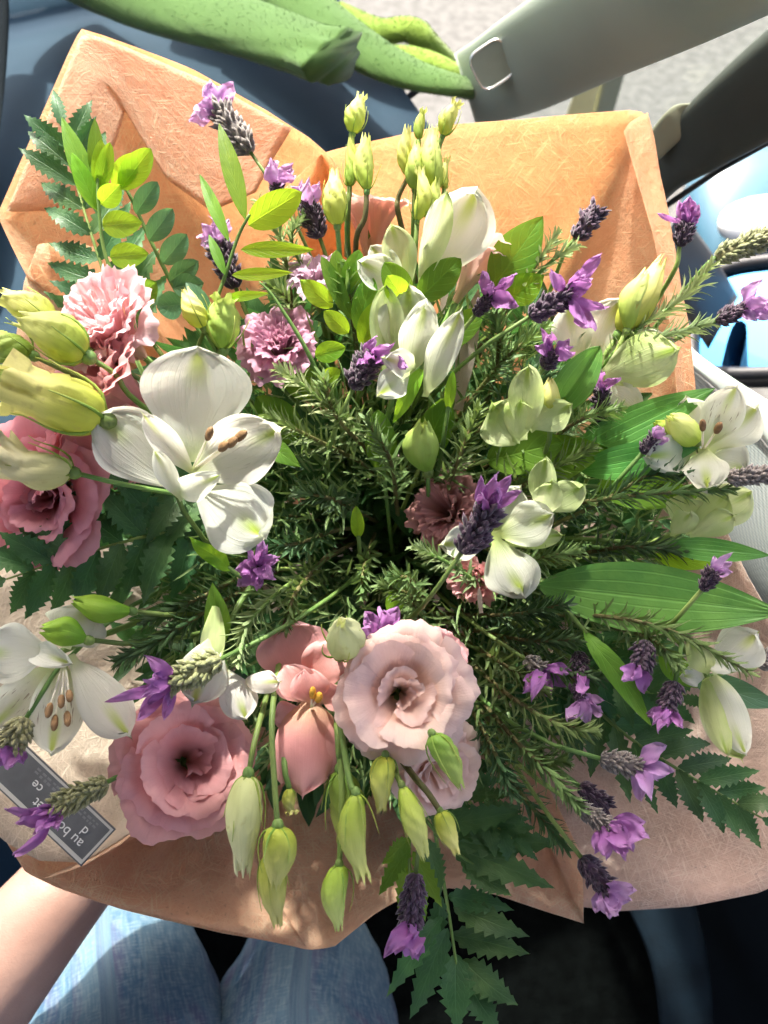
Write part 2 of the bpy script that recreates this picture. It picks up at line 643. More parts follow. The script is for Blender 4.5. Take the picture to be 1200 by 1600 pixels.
def tiedye_mat():
    m, nt, out = newmat('tie_dye')
    k = NT(nt)
    c = k.coord()
    o = c.outputs['UV']
    o = k.n('VectorMath', operation='ADD')
    k.l(c.outputs['UV'], o.inputs[0])
    wn_ = k.n('TexNoise')
    wn_.inputs['Scale'].default_value = 6.0
    wv_ = k.n('VectorMath', operation='SCALE')
    k.l(c.outputs['UV'], wn_.inputs['Vector'])
    k.l(wn_.outputs['Color'], wv_.inputs[0])
    wv_.inputs['Scale'].default_value = 0.12
    k.l(wv_.outputs[0], o.inputs[1])
    o = o.outputs[0]
    mp = k.mapping(o, (3.0, 16.0, 1))
    n1 = k.noise(mp, 1.3, 4)
    n2 = k.noise(k.mapping(o, (1.6, 5.0, 1)), 1.7, 4)
    n3 = k.noise(k.mapping(o, (6, 34, 1)), 1.0, 4)
    col = k.mix(k.ramp(n2, 0.35, 0.65), (0.06, 0.12, 0.20), (0.125, 0.20, 0.265))
    col = k.mix(k.math('MULTIPLY', k.ramp(n1, 0.50, 0.68), 0.7), col, (0.11, 0.09, 0.18))
    col = k.mix(k.math('MULTIPLY', k.ramp(n3, 0.50, 0.72), 0.5), col, (0.17, 0.26, 0.32))
    col = k.mix(k.math('MULTIPLY', k.ramp(n2, 0.60, 0.75), 0.5), col, (0.022, 0.045, 0.05))
    p = k.n('BsdfPrincipled')
    k.l(col, p.inputs['Base Color'])
    p.inputs['Roughness'].default_value = 1.0
    p.inputs['Specular IOR Level'].default_value = 0.1
    weave = k.math('MULTIPLY', k.math('ADD', k.noise(k.mapping(c.outputs['UV'], (420, 40, 1)), 1.0, 2), k.noise(k.mapping(c.outputs['UV'], (40, 200, 1)), 1.0, 2)), 1.6)
    col2 = k.mix(k.math('MULTIPLY', k.ramp(weave, 1.4, 2.0), 0.5), col, (0.24, 0.30, 0.34))
    k.l(col2, p.inputs['Base Color'])
    k.l(k.bump(k.math('ADD', weave, k.math('MULTIPLY', n3, 2.0)), 0.4, 0.001), p.inputs['Normal'])
    k.l(p.outputs[0], out.inputs[0])


tiedye_mat()


def wrap_mat(name, c1, c2, trans, alpha=1.0):
    """non-woven floral wrap: fine criss-cross fibres, lets light through"""
    m, nt, out = newmat(name)
    k = NT(nt)
    c = k.coord()
    o = c.outputs['UV']          # in metres
    fib = None
    for a, sc in ((0.3, 1.0), (1.05, 1.2), (1.9, 0.9), (2.6, 1.1)):
        f = k.noise(k.mapping(o, (55 * sc, 1100 * sc, 1), a), 1.0, 2)
        f = k.ramp(f, 0.54, 0.66)
        fib = f if fib is None else k.math('MAXIMUM', fib, f)
    cloud = k.noise(o, 34, 7, 0.72)
    speck = k.ramp(k.noise(o, 420, 2), 0.62, 0.74)
    col = k.mix(k.ramp(cloud, 0.3, 0.72), c1, c2)
    fib = k.math('MULTIPLY', fib, k.ramp(k.noise(o, 12, 2), 0.30, 0.62))
    col = k.mix(k.math('MULTIPLY', fib, 0.60), col, tuple(min(.95, x * 1.1 + 0.22) for x in c2))
    col = k.mix(k.math('MULTIPLY', speck, 0.5), col, tuple(x * 0.5 for x in c1))
    h = k.math('ADD', k.math('MULTIPLY', fib, 0.7), k.math('ADD', k.math('MULTIPLY', cloud, 2.2), k.noise(o, 260, 3)))
    tc = k.mix(0.5, col, tuple(min(1, x * 1.15) for x in c2))
    k.thin(out, col, trans, 0.6, k.bump(h, 0.7, 0.0011), tc, 0.2, 0.1)
    return m


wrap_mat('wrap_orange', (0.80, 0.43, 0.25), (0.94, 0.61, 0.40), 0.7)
wrap_mat('wrap_shaded', (0.56, 0.40, 0.33), (0.76, 0.58, 0.50), 0.45)  # the orange wrap again, browner, with its shade mixed into the colour
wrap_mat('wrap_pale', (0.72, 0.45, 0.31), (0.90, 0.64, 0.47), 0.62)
wrap_mat('paper_beige', (0.56, 0.46, 0.38), (0.64, 0.54, 0.45), 0.5)


def glass_mat(name, tint, refl):
    m, nt, out = newmat(name)
    k = NT(nt)
    t = k.n('BsdfTransparent')
    t.inputs[0].default_value = tint + (1,)
    g = k.n('BsdfGlossy')
    g.inputs['Roughness'].default_value = 0.02
    f = k.n('LayerWeight')
    mx = k.n('MixShader')
    k.l(k.math('MULTIPLY_ADD', k.math('POWER', f.outputs['Facing'], 5.0), 0.9 * refl, 0.04 * refl), mx.inputs[0])
    k.l(t.outputs[0], mx.inputs[1])
    k.l(g.outputs[0], mx.inputs[2])
    k.l(mx.outputs[0], out.inputs[0])


glass_mat('car_glass', (0.93, 0.96, 0.95), 1.0)


# ------------------------------------------------------------------ the car around
YAW_F = np.array([-0.414, 0.910, 0.0])     # the car's forward
YAW_R = np.array([0.910, 0.414, 0.0])      # the car's right
CO = np.array([0.263, 0.338, 0.0])         # a point on the door line


def car(f, r, z):
    return CO + YAW_F * f + YAW_R * r + np.array([0, 0, z])


def resample(pts, n):
    pts = [np.asarray(p, float) for p in pts]
    d = [0.0]
    for a, b in zip(pts, pts[1:]):
        d.append(d[-1] + np.linalg.norm(b - a))
    out = []
    for k in range(n + 1):
        x = d[-1] * k / n
        i = max(0, min(len(d) - 2, next((j for j in range(len(d) - 1) if d[j + 1] >= x - 1e-9), len(d) - 2)))
        t = (x - d[i]) / max(1e-9, d[i + 1] - d[i])
        out.append(pts[i] * (1 - t) + pts[i + 1] * t)
    return out


def band(A, B, thick, n=24, sides=16, power=0.6):
    """a solid bar whose two edges run along A and B"""
    A = smoothpath([PP(a) if len(a) == 3 and isinstance(a, tuple) else a for a in A], n)
    B = smoothpath([PP(a) if len(a) == 3 and isinstance(a, tuple) else a for a in B], n)
    V, F, UV = [], [], []
    for i in range(n + 1):
        c = (A[i] + B[i]) / 2
        h = (B[i] - A[i]) / 2
        nn = orth(tocam(c), unit(h))
        for k in range(sides):
            a = 2 * math.pi * k / sides
            ca, sa = math.cos(a), math.sin(a)
            ca = math.copysign(abs(ca) ** power, ca)
            sa = math.copysign(abs(sa) ** power, sa)
            V.append(c + h * ca + nn * thick * sa)
            UV.append((i / n, k / sides))
    for i in range(n):
        for k in range(sides):
            k2 = (k + 1) % sides
            F.append((i * sides + k, i * sides + k2, (i + 1) * sides + k2, (i + 1) * sides + k))
    F.append(tuple(range(sides)))
    F.append(tuple(n * sides + k for k in range(sides))[::-1])
    return np.array(V), F, UV


def slab(c0, c1, c2, thick, bev=0.0):
    """a box from corner c0 along c0->c1 and c0->c2, with thickness"""
    c0, c1, c2 = map(lambda v: np.asarray(v, float), (c0, c1, c2))
    n = unit(np.cross(c1 - c0, c2 - c0)) * thick
    q = [c0, c1, c1 + c2 - c0, c2]
    V = q + [p - n for p in q]
    F = [(0, 1, 2, 3), (7, 6, 5, 4), (0, 4, 5, 1), (1, 5, 6, 2), (2, 6, 7, 3), (3, 7, 4, 0)]
    return np.array(V), F, [(0, 0)] * 8


def extrude(profile, r0, r1, n=30, wob=0.0):
    """profile of (forward, z) points pulled across the car"""
    V, F, UV = [], [], []
    m = len(profile)
    for i in range(n + 1):
        r = r0 + (r1 - r0) * i / n
        for j, (f, z) in enumerate(profile):
            V.append(car(f + wob * math.sin(r * 5 + 1), r, z))
            UV.append((i / n, j / m))
    for i in range(n):
        for j in range(m - 1):
            F.append((i * m + j, i * m + j + 1, (i + 1) * m + j + 1, (i + 1) * m + j))
    F.append(tuple(range(m)))
    F.append(tuple(n * m + j for j in range(m))[::-1])
    return np.array(V), F, UV


def structure(name, geo, mat, smooth=False):
    o = part(name, geo, mat, smooth=smooth)
    o['kind'] = 'structure'
    return o


structure('ground', slab((-300, -300, -0.35), (300, -300, -0.35), (-300, 300, -0.35), 0.2), 'asphalt')
CAR = thing('car', 'car interior round the bouquet: blue dashboard, grey pillar trim, door and mirror', 'car', car(-0.2, -0.7, 0.0))


def cpart(name, geo, mat, parent=None, smooth=True, label=None):
    o = part(name, geo, mat, parent or CAR, CAR, smooth)
    if label:
        o['label'] = label
    return o


cpart('floor', slab(car(-1.4, -1.5, 0.02), car(-1.4, 0.14, 0.02), car(0.75, -1.5, 0.02), 0.05), 'carpet', smooth=False)
# dashboard: a long moulded shelf under the windscreen
prof = [(0.12, 0.12), (0.15, 0.36), (0.185, 0.50), (0.21, 0.585), (0.24, 0.635), (0.29, 0.665), (0.37, 0.685), (0.50, 0.70),
        (0.66, 0.712), (0.80, 0.72), (0.83, 0.70), (0.83, 0.12)]
pc = smoothpath([np.array([a, b, 0]) for a, b in prof], 44)
prof2 = [(p[0], p[1]) for p in pc]
dash = cpart('dashboard', extrude(prof2, -1.5, -0.015, 40), 'dash_blue', label='matt navy blue dashboard shelf')
cpart('dashboard_lip', tube([car(0.22, r, 0.606) for r in np.linspace(-1.48, -0.03, 20)], 0.008, sides=8), 'dash_dark', dash)

# roof and windscreen
HEAD = 0.315
roof = cpart('roof', slab(car(-1.5, -1.45, 1.42), car(-1.5, -0.06, 1.42), car(HEAD, -1.45, 1.42), 0.03), 'roof_liner', smooth=False)
cpart('header_rail', tube([car(HEAD, r, 1.405) for r in np.linspace(-1.45, -0.06, 6)], 0.022, sides=10), 'roof_liner', roof)
cpart('added_shade_flap', slab(car(HEAD + .01, -1.05, 1.385), car(HEAD + .01, -0.355, 1.385), car(HEAD + .105, -1.05, 1.33), 0.014), 'roof_liner', roof, smooth=False)  # unseen flap added to cast shade over the bouquet's left side
ws = cpart('windscreen', slab(car(0.80, -1.48, 0.735), car(0.80, -0.03, 0.735), car(HEAD + 0.01, -1.40, 1.43), 0.005), 'car_glass', smooth=False)
cpart('rubber_seal', tube(smoothpath([P(640, 150, 0.86), P(690, 112, .83), P(718, 92, 0.79), P(760, 58, .73), P(815, 18, .66), P(880, -44, .58)], 24), 0.0035, sides=8), 'rubber', ws)

pil = cpart('pillar_trim', band([(712, 92, .80), (745, 74, .755), (800, 32, .68), (880, -25, .59), (980, -90, .50)],
                  [(742, 190, .79), (830, 168, .70), (950, 118, .58), (1080, 66, .48), (1215, 6, .40)], 0.022, 40, 28, 0.8), 'trim_grey', label='pale grey green windscreen pillar trim')
# badge: raised rounded plate with a chrome ring
bc = P(769, 101, 0.684)
bn = unit(tocam(bc) + 0.1 * AU)
bx = orth(unit(P(800, 70, .66) - P(745, 120, .73)), bn)
by = np.cross(bn, bx)
ring = []
for i in range(41):
    a = 2 * math.pi * i / 40
    ca, sa = math.cos(a), math.sin(a)
    ring.append(bc + bx * 0.0155 * math.copysign(abs(ca) ** 0.5, ca) + by * 0.0155 * math.copysign(abs(sa) ** 0.5, sa))
cpart('badge', (np.array([p + bn * 0.0005 for p in ring[:-1]] + [p - bn * 0.02 for p in ring[:-1]]),
                [tuple(range(40))] + [(i, i + 40, (i + 1) % 40 + 40, (i + 1) % 40) for i in range(40)], None), 'badge_grey', pil, smooth=False)
cpart('chrome_ring', tube(ring, 0.0011, sides=8, cap=False), 'chrome', pil)

fr = cpart('door_frame', band([(960, 300, .70), (1022, 214, .64), (1080, 158, .58), (1160, 84, .51), (1230, 20, .47)],
                 [(985, 385, .70), (1045, 308, .645), (1110, 268, .60), (1200, 218, .54), (1260, 185, .50)], 0.014, 30, 20, 0.6), 'trim_dark', label='dark bar of the door frame')
cpart('corner_cover', band([(1014, 208, .618), (1040, 176, .600), (1064, 163, .590), (1126, 163, .556)],
                          [(1030, 250, .622), (1060, 222, .604), (1092, 196, .586), (1130, 167, .558)], 0.004, 20, 16, 0.5), 'trim_beige', fr)
cpart('weather_strip', tube(smoothpath([P(1040, 322, .66), P(1120, 268, .61), P(1210, 216, .55)], 12), 0.0025, sides=6), 'rubber', fr)
cpart('quarter_window', slab(P(735, 215, .84), P(1060, 230, .66), P(1160, -40, .47), 0.003), 'car_glass', smooth=False)
# outside, beyond the small pane
yp = thing('yellow_post', 'pale yellow flat post seen through the small side window', 'post', P(890, 190, 1.9))
part('front_face', band([(915, 110, 1.6), (896, 150, 1.7), (872, 215, 1.9)], [(952, 98, 1.6), (934, 140, 1.7), (918, 215, 1.9)], 0.01, 8, 12, .4), 'post_yellow', yp, yp, smooth=False)
part('side_face', band([(955, 98, 1.62), (937, 140, 1.72), (921, 215, 1.92)], [(980, 92, 1.66), (966, 140, 1.76), (945, 215, 1.96)], 0.008, 8, 12, .4), 'trim_beige', yp, yp, smooth=False)


def woven():
    m, nt, out = newmat('woven_grey')
    k = NT(nt)
    c = k.coord()
    sx = k.n('SeparateXYZ')
    k.l(c.outputs['Object'], sx.inputs[0])
    st = k.math('SINE', k.math('MULTIPLY', k.math('ADD', sx.outputs[0], k.math('MULTIPLY', sx.outputs[1], 0.6)), 2600))
    st2 = k.math('SINE', k.math('MULTIPLY', sx.outputs[2], 2600))
    w = k.math('MULTIPLY', st, st2)
    col = k.mix(k.ramp(w, -0.8, 0.8), (0.22, 0.26, 0.26), (0.36, 0.40, 0.39))
    p = k.n('BsdfPrincipled')
    k.l(col, p.inputs['Base Color'])
    p.inputs['Roughness'].default_value = 0.9
    k.l(k.bump(w, 0.5, 0.0008), p.inputs['Normal'])
    k.l(p.outputs[0], out.inputs[0])


woven()
A = resample([P(1040, 545, .63), P(1120, 610, .60), P(1175, 668, .58), P(1230, 738, .55), P(1300, 822, .52), P(1300, 822, .52) - YAW_F * 0.7], 20)


def curtain(z0, z1, inset):
    pv, pf, puv = [], [], []
    for j in range(9):
        for i, a in enumerate(A):
            pv.append(a + np.array([0, 0, z0 + (z1 - z0) * j / 8]) + YAW_R * (-0.02 * math.sin(j / 8 * 3.1) + inset))
            puv.append((i / 20, j / 8))
    for j in range(8):
        for i in range(20):
            pf.append((j * 21 + i, j * 21 + i + 1, (j + 1) * 21 + i + 1, (j + 1) * 21 + i))
    return np.array(pv), pf, puv


door = cpart('door_panel', curtain(0, -0.16, 0), 'woven_grey', label='woven grey fabric door panel')
cpart('sill', band([(1040, 490, .64), (1085, 548, .615), (1140, 588, .59), (1240, 650, .55), (1330, 700, .52)],
                  [(1040, 545, .63), (1120, 608, .60), (1172, 664, .58), (1230, 735, .55), (1300, 820, .52)], 0.006, 24, 16, .5), 'trim_pale', door)
cpart('door_pocket', curtain(-0.16, -0.75, 0.0), 'dash_dark', door)

# side mirror outside the window


def superell(c, ex, ey, ez, p=0.7, nu=14, nv=24):
    V, F, UV = [], [], []
    f = lambda x: math.copysign(abs(x) ** p, x)
    for i in range(nu + 1):
        a = -math.pi / 2 + math.pi * i / nu
        for j in range(nv):
            b = 2 * math.pi * j / nv
            V.append(c + ex * f(math.cos(a)) * f(math.cos(b)) + ey * f(math.cos(a)) * f(math.sin(b)) + ez * f(math.sin(a)))
            UV.append((i / nu, j / nv))
    for i in range(nu):
        for j in range(nv):
            j2 = (j + 1) % nv
            F.append((i * nv + j, i * nv + j2, (i + 1) * nv + j2, (i + 1) * nv + j))
    return np.array(V), F, UV


mc = P(1215, 360, .95)
mir = cpart('side_mirror', superell(mc, AX * 0.11, AU * 0.10 + AF * 0.02, AF * 0.05), 'car_blue', label='door mirror with a blue grey housing')
cpart('cap', superell(P(1205, 345, .885), AX * 0.058, AU * 0.028 + AX * 0.006, AF * 0.015, 0.9), 'glint_white', mir)  # white ellipsoid standing in for the sun's glint on the housing
gc = P(1216, 492, .84)
gn = unit(tocam(gc) * 0.8 + AU * 0.45 - AX * 0.1)
gx = orth(AX, gn)
gy = np.cross(gn, gx)
gx, gy = rot(gx, gn, -0.25), rot(gy, gn, -0.25)
rp = []
for i in range(49):
    a = 2 * math.pi * i / 48
    ca, sa = math.cos(a), math.sin(a)
    rp.append(gc + gx * 0.083 * math.copysign(abs(ca) ** 0.5, ca) + gy * 0.066 * math.copysign(abs(sa) ** 0.5, sa))
cpart('mirror_rim', tube(rp, 0.0075, sides=10, cap=False), 'rubber', mir)
cpart('back_shell', (np.array([p - gn * 0.004 for p in rp[:-1]] + [gc - gn * 0.06 + (p - gc) * 0.8 for p in rp[:-1]]),
                    [(i, i + 48, (i + 1) % 48 + 48, (i + 1) % 48) for i in range(48)] + [tuple(range(48, 96))], None), 'rubber', mir)
cpart('mirror_glass', (np.array([p - gn * 0.003 for p in rp[:-1]]), [tuple(range(48))], None), 'mirror_glass', mir, smooth=False)
cpart('mirror_arm', band([(1060, 330, .70), (1110, 400, .78), (1150, 470, .85)], [(1020, 420, .70), (1075, 490, .76), (1110, 540, .82)], 0.015, 12, 14, .7), 'rubber', mir)
cpart('console_edge', band([(-60, -60, .8), (-40, 300, .75), (-30, 700, .7)], [(14, -60, .8), (8, 120, .77), (-12, 300, .72)], 0.02, 16, 14), 'dash_dark')

# green garment lying on the dashboard
gar = thing('green_garment', 'crumpled green knitted garment with one sleeve lying on the dashboard', 'garment', P(420, 90, .74))


def cloth_tube(path, r, flat, seed, mat, name, n=70, sides=48, open_end=False):
    rr = random.Random(seed)
    ph = [rr.uniform(0, 6.28) for _ in range(8)]

    def rad(s, a):
        w = 1 + 0.04 * math.sin(2 * a + 5 * s + ph[0]) + 0.03 * math.sin(7 * s + 2 * a + ph[1]) - 0.03 * math.exp(-((math.sin(4 * s + 1.5 * a + ph[6])) / .22) ** 2) - 0.025 * math.exp(-((math.sin(7 * s - 1.5 * a + ph[7])) / .2) ** 2)
        if s > 0.9:
            w *= 1.0 + 0.012 * math.sin(40 * a)
        w *= 0.93 + 0.07 * math.sin(6 * s + ph[3])
        if open_end and s > 0.9:
            w *= (1 + 0.9 * (s - .9)) * (1 + (s - .9) * 1.6 * math.sin(3 * a + ph[4]) + (s - .9) * .8 * math.sin(8 * a + ph[5]))
        return w
    V, F, UV = tube(smoothpath(path, n), r[0], r[1], sides, rad)
    # lie flatter than round
    pts = smoothpath(path, n)
    V = V.reshape(n + 1, sides, 3)
    for i in range(n + 1):
        d = V[i] - pts[i]
        V[i] = pts[i] + d - np.outer(d[:, 2], [0, 0, 1]) * (1 - flat)
    body = part(name, (V.reshape(-1, 3), F, UV), mat, gar, gar)
    nap_v, nap_f = [], []
    for q in range(4500):
        i, k = rr.randrange(n), rr.randrange(sides)
        u_, v_ = rr.random(), rr.random()
        k2 = (k + 1) % sides
        p = (V[i, k] * (1 - v_) + V[i, k2] * v_) * (1 - u_) + (V[i + 1, k] * (1 - v_) + V[i + 1, k2] * v_) * u_
        d = unit(unit(p - pts[i]) + np.array([rr.uniform(-1, 1) for _ in range(3)]) * .8) * rr.uniform(.001, .0028)
        w_ = unit(np.cross(d, [rr.uniform(-1, 1), rr.uniform(-1, 1), .3])) * .0003
        b_ = len(nap_v)
        nap_v += [p - w_, p + w_, p + d]
        nap_f.append((b_, b_ + 1, b_ + 2))
    part('nap', (np.array(nap_v), nap_f, None), mat, body, gar, smooth=False, kind='stuff')


cloth_tube([P(60, -90, .84), P(230, -5, .80), P(390, 45, .755), P(525, 92, .715)], (0.052, 0.034), 0.5, 1, 'towel', 'sleeve', 80, 56, True)
cloth_tube([P(350, -80, .84), P(470, 10, .80), P(560, 75, .765), P(640, 115, .75), P(722, 136, .765), P(790, 160, .86)], (0.036, 0.0135), 0.42, 2, 'towel', 'hem_fold')
cloth_tube([P(420, -70, .86), P(505, 20, .815), P(570, 82, .79), P(650, 92, .775), P(722, 116, .79), P(790, 140, .88)], (0.026, 0.0095), 0.45, 3, 'towel_lime', 'front_fold')
cloth_tube([P(520, 20, .86), P(590, 48, .84), P(640, 46, .83), P(668, 68, .84), P(720, 120, .90)], (0.020, 0.016), 0.5, 5, 'towel_lime', 'collar_fold')
cloth_tube([P(300, -120, .87), P(420, -30, .84), P(500, 40, .81)], (0.06, 0.022), 0.5, 6, 'towel', 'body_fold')

# a strap in the footwell
sp = part('footwell_strap', band([(975, 1405, .80), (1020, 1520, .78), (1040, 1720, .76)], [(1085, 1405, .80), (1110, 1520, .78), (1120, 1720, .76)], 0.006, 16, 12, .5), 'strap_blue')
tag(sp, 'dim blue strap hanging in the dark footwell under the wrap', 'strap')

# ------------------------------------------------------------------ person: forearm, hand and lap
per = thing('person', 'person in blue tie dye clothing holding the bouquet on their lap', 'person', P(300, 1750, .66))


def skin_mesh(name, verts, edges, radii, mat, sub=2, rootv=0):
    me = bpy.data.meshes.new(name)
    org = np.array(per.location)
    me.from_pydata([tuple(map(float, np.asarray(v) - org)) for v in verts], edges, [])
    o = bpy.data.objects.new(name, me)
    link(o)
    o.parent = per
    sk = o.modifiers.new('skin', 'SKIN')
    sk.use_smooth_shade = True
    for i, r in enumerate(radii):
        d = me.skin_vertices[0].data[i]
        d.radius = (r, r) if not isinstance(r, tuple) else r
        d.use_root = (i == rootv)
    ss = o.modifiers.new('sub', 'SUBSURF')
    ss.levels = ss.render_levels = sub
    me.materials.append(MATS[mat])
    return o


AV = [P(-330, 1980, .60), P(-150, 1730, .57), P(-10, 1520, .55), P(95, 1395, .565), P(185, 1290, .60), P(270, 1205, .635)]
AR = [.046, .046, .041, .034, .030, .034]
AE = [(0, 1), (1, 2), (2, 3), (3, 4), (4, 5)]
palm = AV[5]
hd = unit(BIND + np.array([0, 0, -0.01]) - palm)
side = unit(np.cross(hd, tocam(palm)))
upn = np.cross(side, hd)
k0 = len(AV)
AV.append(palm + hd * 0.045)
AR.append(.034)
AE.append((5, k0))
for i, (o_, ln) in enumerate(((-0.030, .9), (-0.010, 1.0), (0.010, .95), (0.030, .78))):
    a = palm + hd * 0.075 + side * o_
    b = a + hd * 0.035 * ln + upn * -0.006
    c = b + hd * 0.012 * ln + upn * -0.026 * ln
    d = c - hd * 0.010 * ln + upn * -0.020 * ln
    j = len(AV)
    AV += [a, b, c, d]
    AR += [.0105, .0095, .009, .0075]
    AE += [(k0, j), (j, j + 1), (j + 1, j + 2), (j + 2, j + 3)]
j = len(AV)
AV += [palm + hd * 0.02 + side * -0.042 + upn * 0.006, palm + hd * 0.05 + side * -0.056 + upn * 0.002, palm + hd * 0.078 + side * -0.05 - upn * 0.004]
AR += [.0125, .0105, .0085]
AE += [(5, j), (j, j + 1), (j + 1, j + 2)]
skin_mesh('body', AV, AE, AR, 'skin', 2, 0)


def leg(pts, rs, seed, n=40, sides=36):
    rr = random.Random(seed)
    ph = [rr.uniform(0, 6.28) for _ in range(6)]
    path = smoothpath(pts, n)
    rads = smoothpath([np.array([r, 0, 0]) for r in rs], n)
    V, F, UV = tube(path, 1.0, 1.0, sides)
    V = V.reshape(n + 1, sides, 3)
    for i in range(n + 1):
        s = i / n
        for k in range(sides):
            a = 2 * math.pi * k / sides
            w = 1 + 0.045 * math.sin(3 * a + 8 * s + ph[0]) + 0.03 * math.sin(9 * s + 5 * a + ph[1]) + 0.022 * abs(math.sin(23 * s + 2.5 * a + ph[2])) + 0.022 * abs(math.sin(7 * a + 9 * s + ph[3])) + .012 * math.sin(17 * a - 6 * s)
            V[i, k] = path[i] + (V[i, k] - path[i]) * rads[i][0] * w
    return V.reshape(-1, 3), F, UV


lg = joingeo([leg([P(230, 2350, .56), P(215, 1900, .60), P(200, 1640, .655), P(190, 1530, .70), P(196, 1490, .78), P(200, 1500, .95)],
                  [.095, .088, .076, .067, .055, .048], 3),
              leg([P(470, 2350, .56), P(478, 1900, .60), P(472, 1650, .67), P(480, 1555, .72), P(486, 1520, .80), P(470, 1510, .96)],
                  [.098, .092, .083, .072, .060, .050], 5)])
part('trousers', lg, 'tie_dye', per, per)

# ------------------------------------------------------------------ wrapping sheets
def wrap_sheet(name, label, outer, inner, mat, seed, bulge=0.02, n=60, m=28, wr=0.004, away=None, cat='wrapping'):
    """a sheet lofted from the inner line up to the outer edge"""
    O = resample([PP(p) for p in outer], n)
    I = resample([PP(p) for p in inner], n)
    rr = random.Random(seed)
    ph = [rr.uniform(0, 6.28) for _ in range(10)]
    V, F, UV = [], [], []
    ul = 0.0
    for i in range(n + 1):
        if i:
            ul += np.linalg.norm(O[i] - O[i - 1]) * 0.8
        L = np.linalg.norm(O[i] - I[i])
        mid = (O[i] + I[i]) / 2
        nn = orth(-tocam(mid) + unit(mid - BIND) * 0.6 if away is None else away, unit(O[i] - I[i]))
        for j in range(m + 1):
            s = j / m
            x = i / n
            w = math.sin(x * 17 + s * 3 + ph[0]) + 0.7 * math.sin(x * 31 - s * 4 + ph[1]) + 0.6 * math.sin(s * 9 + x * 5 + ph[2]) + 0.35 * math.sin(x * 63 + s * 7 + ph[3])
            # broad creases running up the sheet
            cr = abs(((x * 5 + 0.3 * s + ph[4]) % 1) - 0.5) * 2 - 0.5 + 0.22 * abs(((x * 11 - 2.3 * s + ph[5]) % 1) - 0.5) + 0.18 * abs(((x * 3 + 4.1 * s + ph[6]) % 1) - 0.5)
            p = I[i] * (1 - s) + O[i] * s + nn * (bulge * math.sin(math.pi * s) + wr * (w * 0.5 + cr) * min(1, s * 2) * (1.15 - s * 0.6))
            V.append(p)
            UV.append((ul, s * L))
    k = m + 1
    for i in range(n):
        for j in range(m):
            F.append((i * k + j, (i + 1) * k + j, (i + 1) * k + j + 1, i * k + j + 1))
    o = part(name, (np.array(V), F, UV), mat)
    tag(o, label, cat)
    sd = o.modifiers.new('thick', 'SOLIDIFY')
    sd.thickness = 0.0003
    return o


BI = lambda a: (620 + 60 * math.cos(a), 840 - 60 * math.sin(a), 0.64)
wrap_sheet('wrapping_sheet', 'orange wrap sheet with a tall corner behind the leafy sprigs in front of the dashboard',
           [(42, 432, .47), (-4, 335, .475), (60, 190, .485), (126, 44, .495), (160, 54, .495), (300, 108, .49), (420, 175, .485), (480, 215, .48), (520, 250, .48), (560, 330, .49)],
           [(480, 800, .60), (500, 770, .61), (520, 740, .61), (540, 720, .62), (560, 720, .62), (580, 710, .62), (600, 700, .62), (620, 700, .62)], 'wrap_orange', 11, 0.02)
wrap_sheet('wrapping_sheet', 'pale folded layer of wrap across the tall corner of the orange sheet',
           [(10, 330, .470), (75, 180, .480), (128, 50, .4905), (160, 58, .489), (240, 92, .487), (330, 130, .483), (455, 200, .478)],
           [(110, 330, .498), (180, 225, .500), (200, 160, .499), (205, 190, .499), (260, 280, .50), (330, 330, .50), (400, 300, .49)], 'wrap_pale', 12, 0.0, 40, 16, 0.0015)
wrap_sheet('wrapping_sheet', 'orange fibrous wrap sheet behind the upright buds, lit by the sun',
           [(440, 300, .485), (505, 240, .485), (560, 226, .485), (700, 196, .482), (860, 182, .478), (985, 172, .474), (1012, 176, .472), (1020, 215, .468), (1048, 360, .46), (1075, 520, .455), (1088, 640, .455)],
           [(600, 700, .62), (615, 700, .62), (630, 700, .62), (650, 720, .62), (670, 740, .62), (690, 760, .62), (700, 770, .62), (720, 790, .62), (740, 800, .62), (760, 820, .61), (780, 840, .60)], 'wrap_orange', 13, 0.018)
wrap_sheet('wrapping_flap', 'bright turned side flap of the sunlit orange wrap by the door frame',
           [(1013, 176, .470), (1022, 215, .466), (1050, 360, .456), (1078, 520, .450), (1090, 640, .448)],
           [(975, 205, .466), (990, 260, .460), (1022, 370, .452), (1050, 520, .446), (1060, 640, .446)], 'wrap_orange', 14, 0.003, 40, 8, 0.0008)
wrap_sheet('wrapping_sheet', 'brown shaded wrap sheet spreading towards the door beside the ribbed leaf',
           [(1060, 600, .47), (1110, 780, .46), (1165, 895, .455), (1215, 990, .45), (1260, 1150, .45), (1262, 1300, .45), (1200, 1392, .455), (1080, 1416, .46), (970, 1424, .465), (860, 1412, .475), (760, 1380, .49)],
           [(760, 800, .60), (770, 820, .60), (780, 850, .60), (780, 880, .60), (780, 900, .60), (770, 920, .60), (750, 940, .60), (730, 950, .60), (700, 955, .60), (680, 955, .60), (660, 950, .60)], 'wrap_shaded', 15, 0.02)
wrap_sheet('wrapping_flap', 'small peach corner of wrap pointing down between fern and lavender',
           [(560, 1415, .485), (700, 1388, .475), (770, 1396, .470), (840, 1420, .466), (912, 1443, .462), (911, 1380, .464), (906, 1330, .468)],
           [(620, 1000, .57), (650, 1000, .57), (670, 1000, .57), (690, 1000, .57), (710, 1000, .57), (720, 990, .57), (730, 980, .57)], 'wrap_pale', 16, 0.01, 40, 20, 0.002)
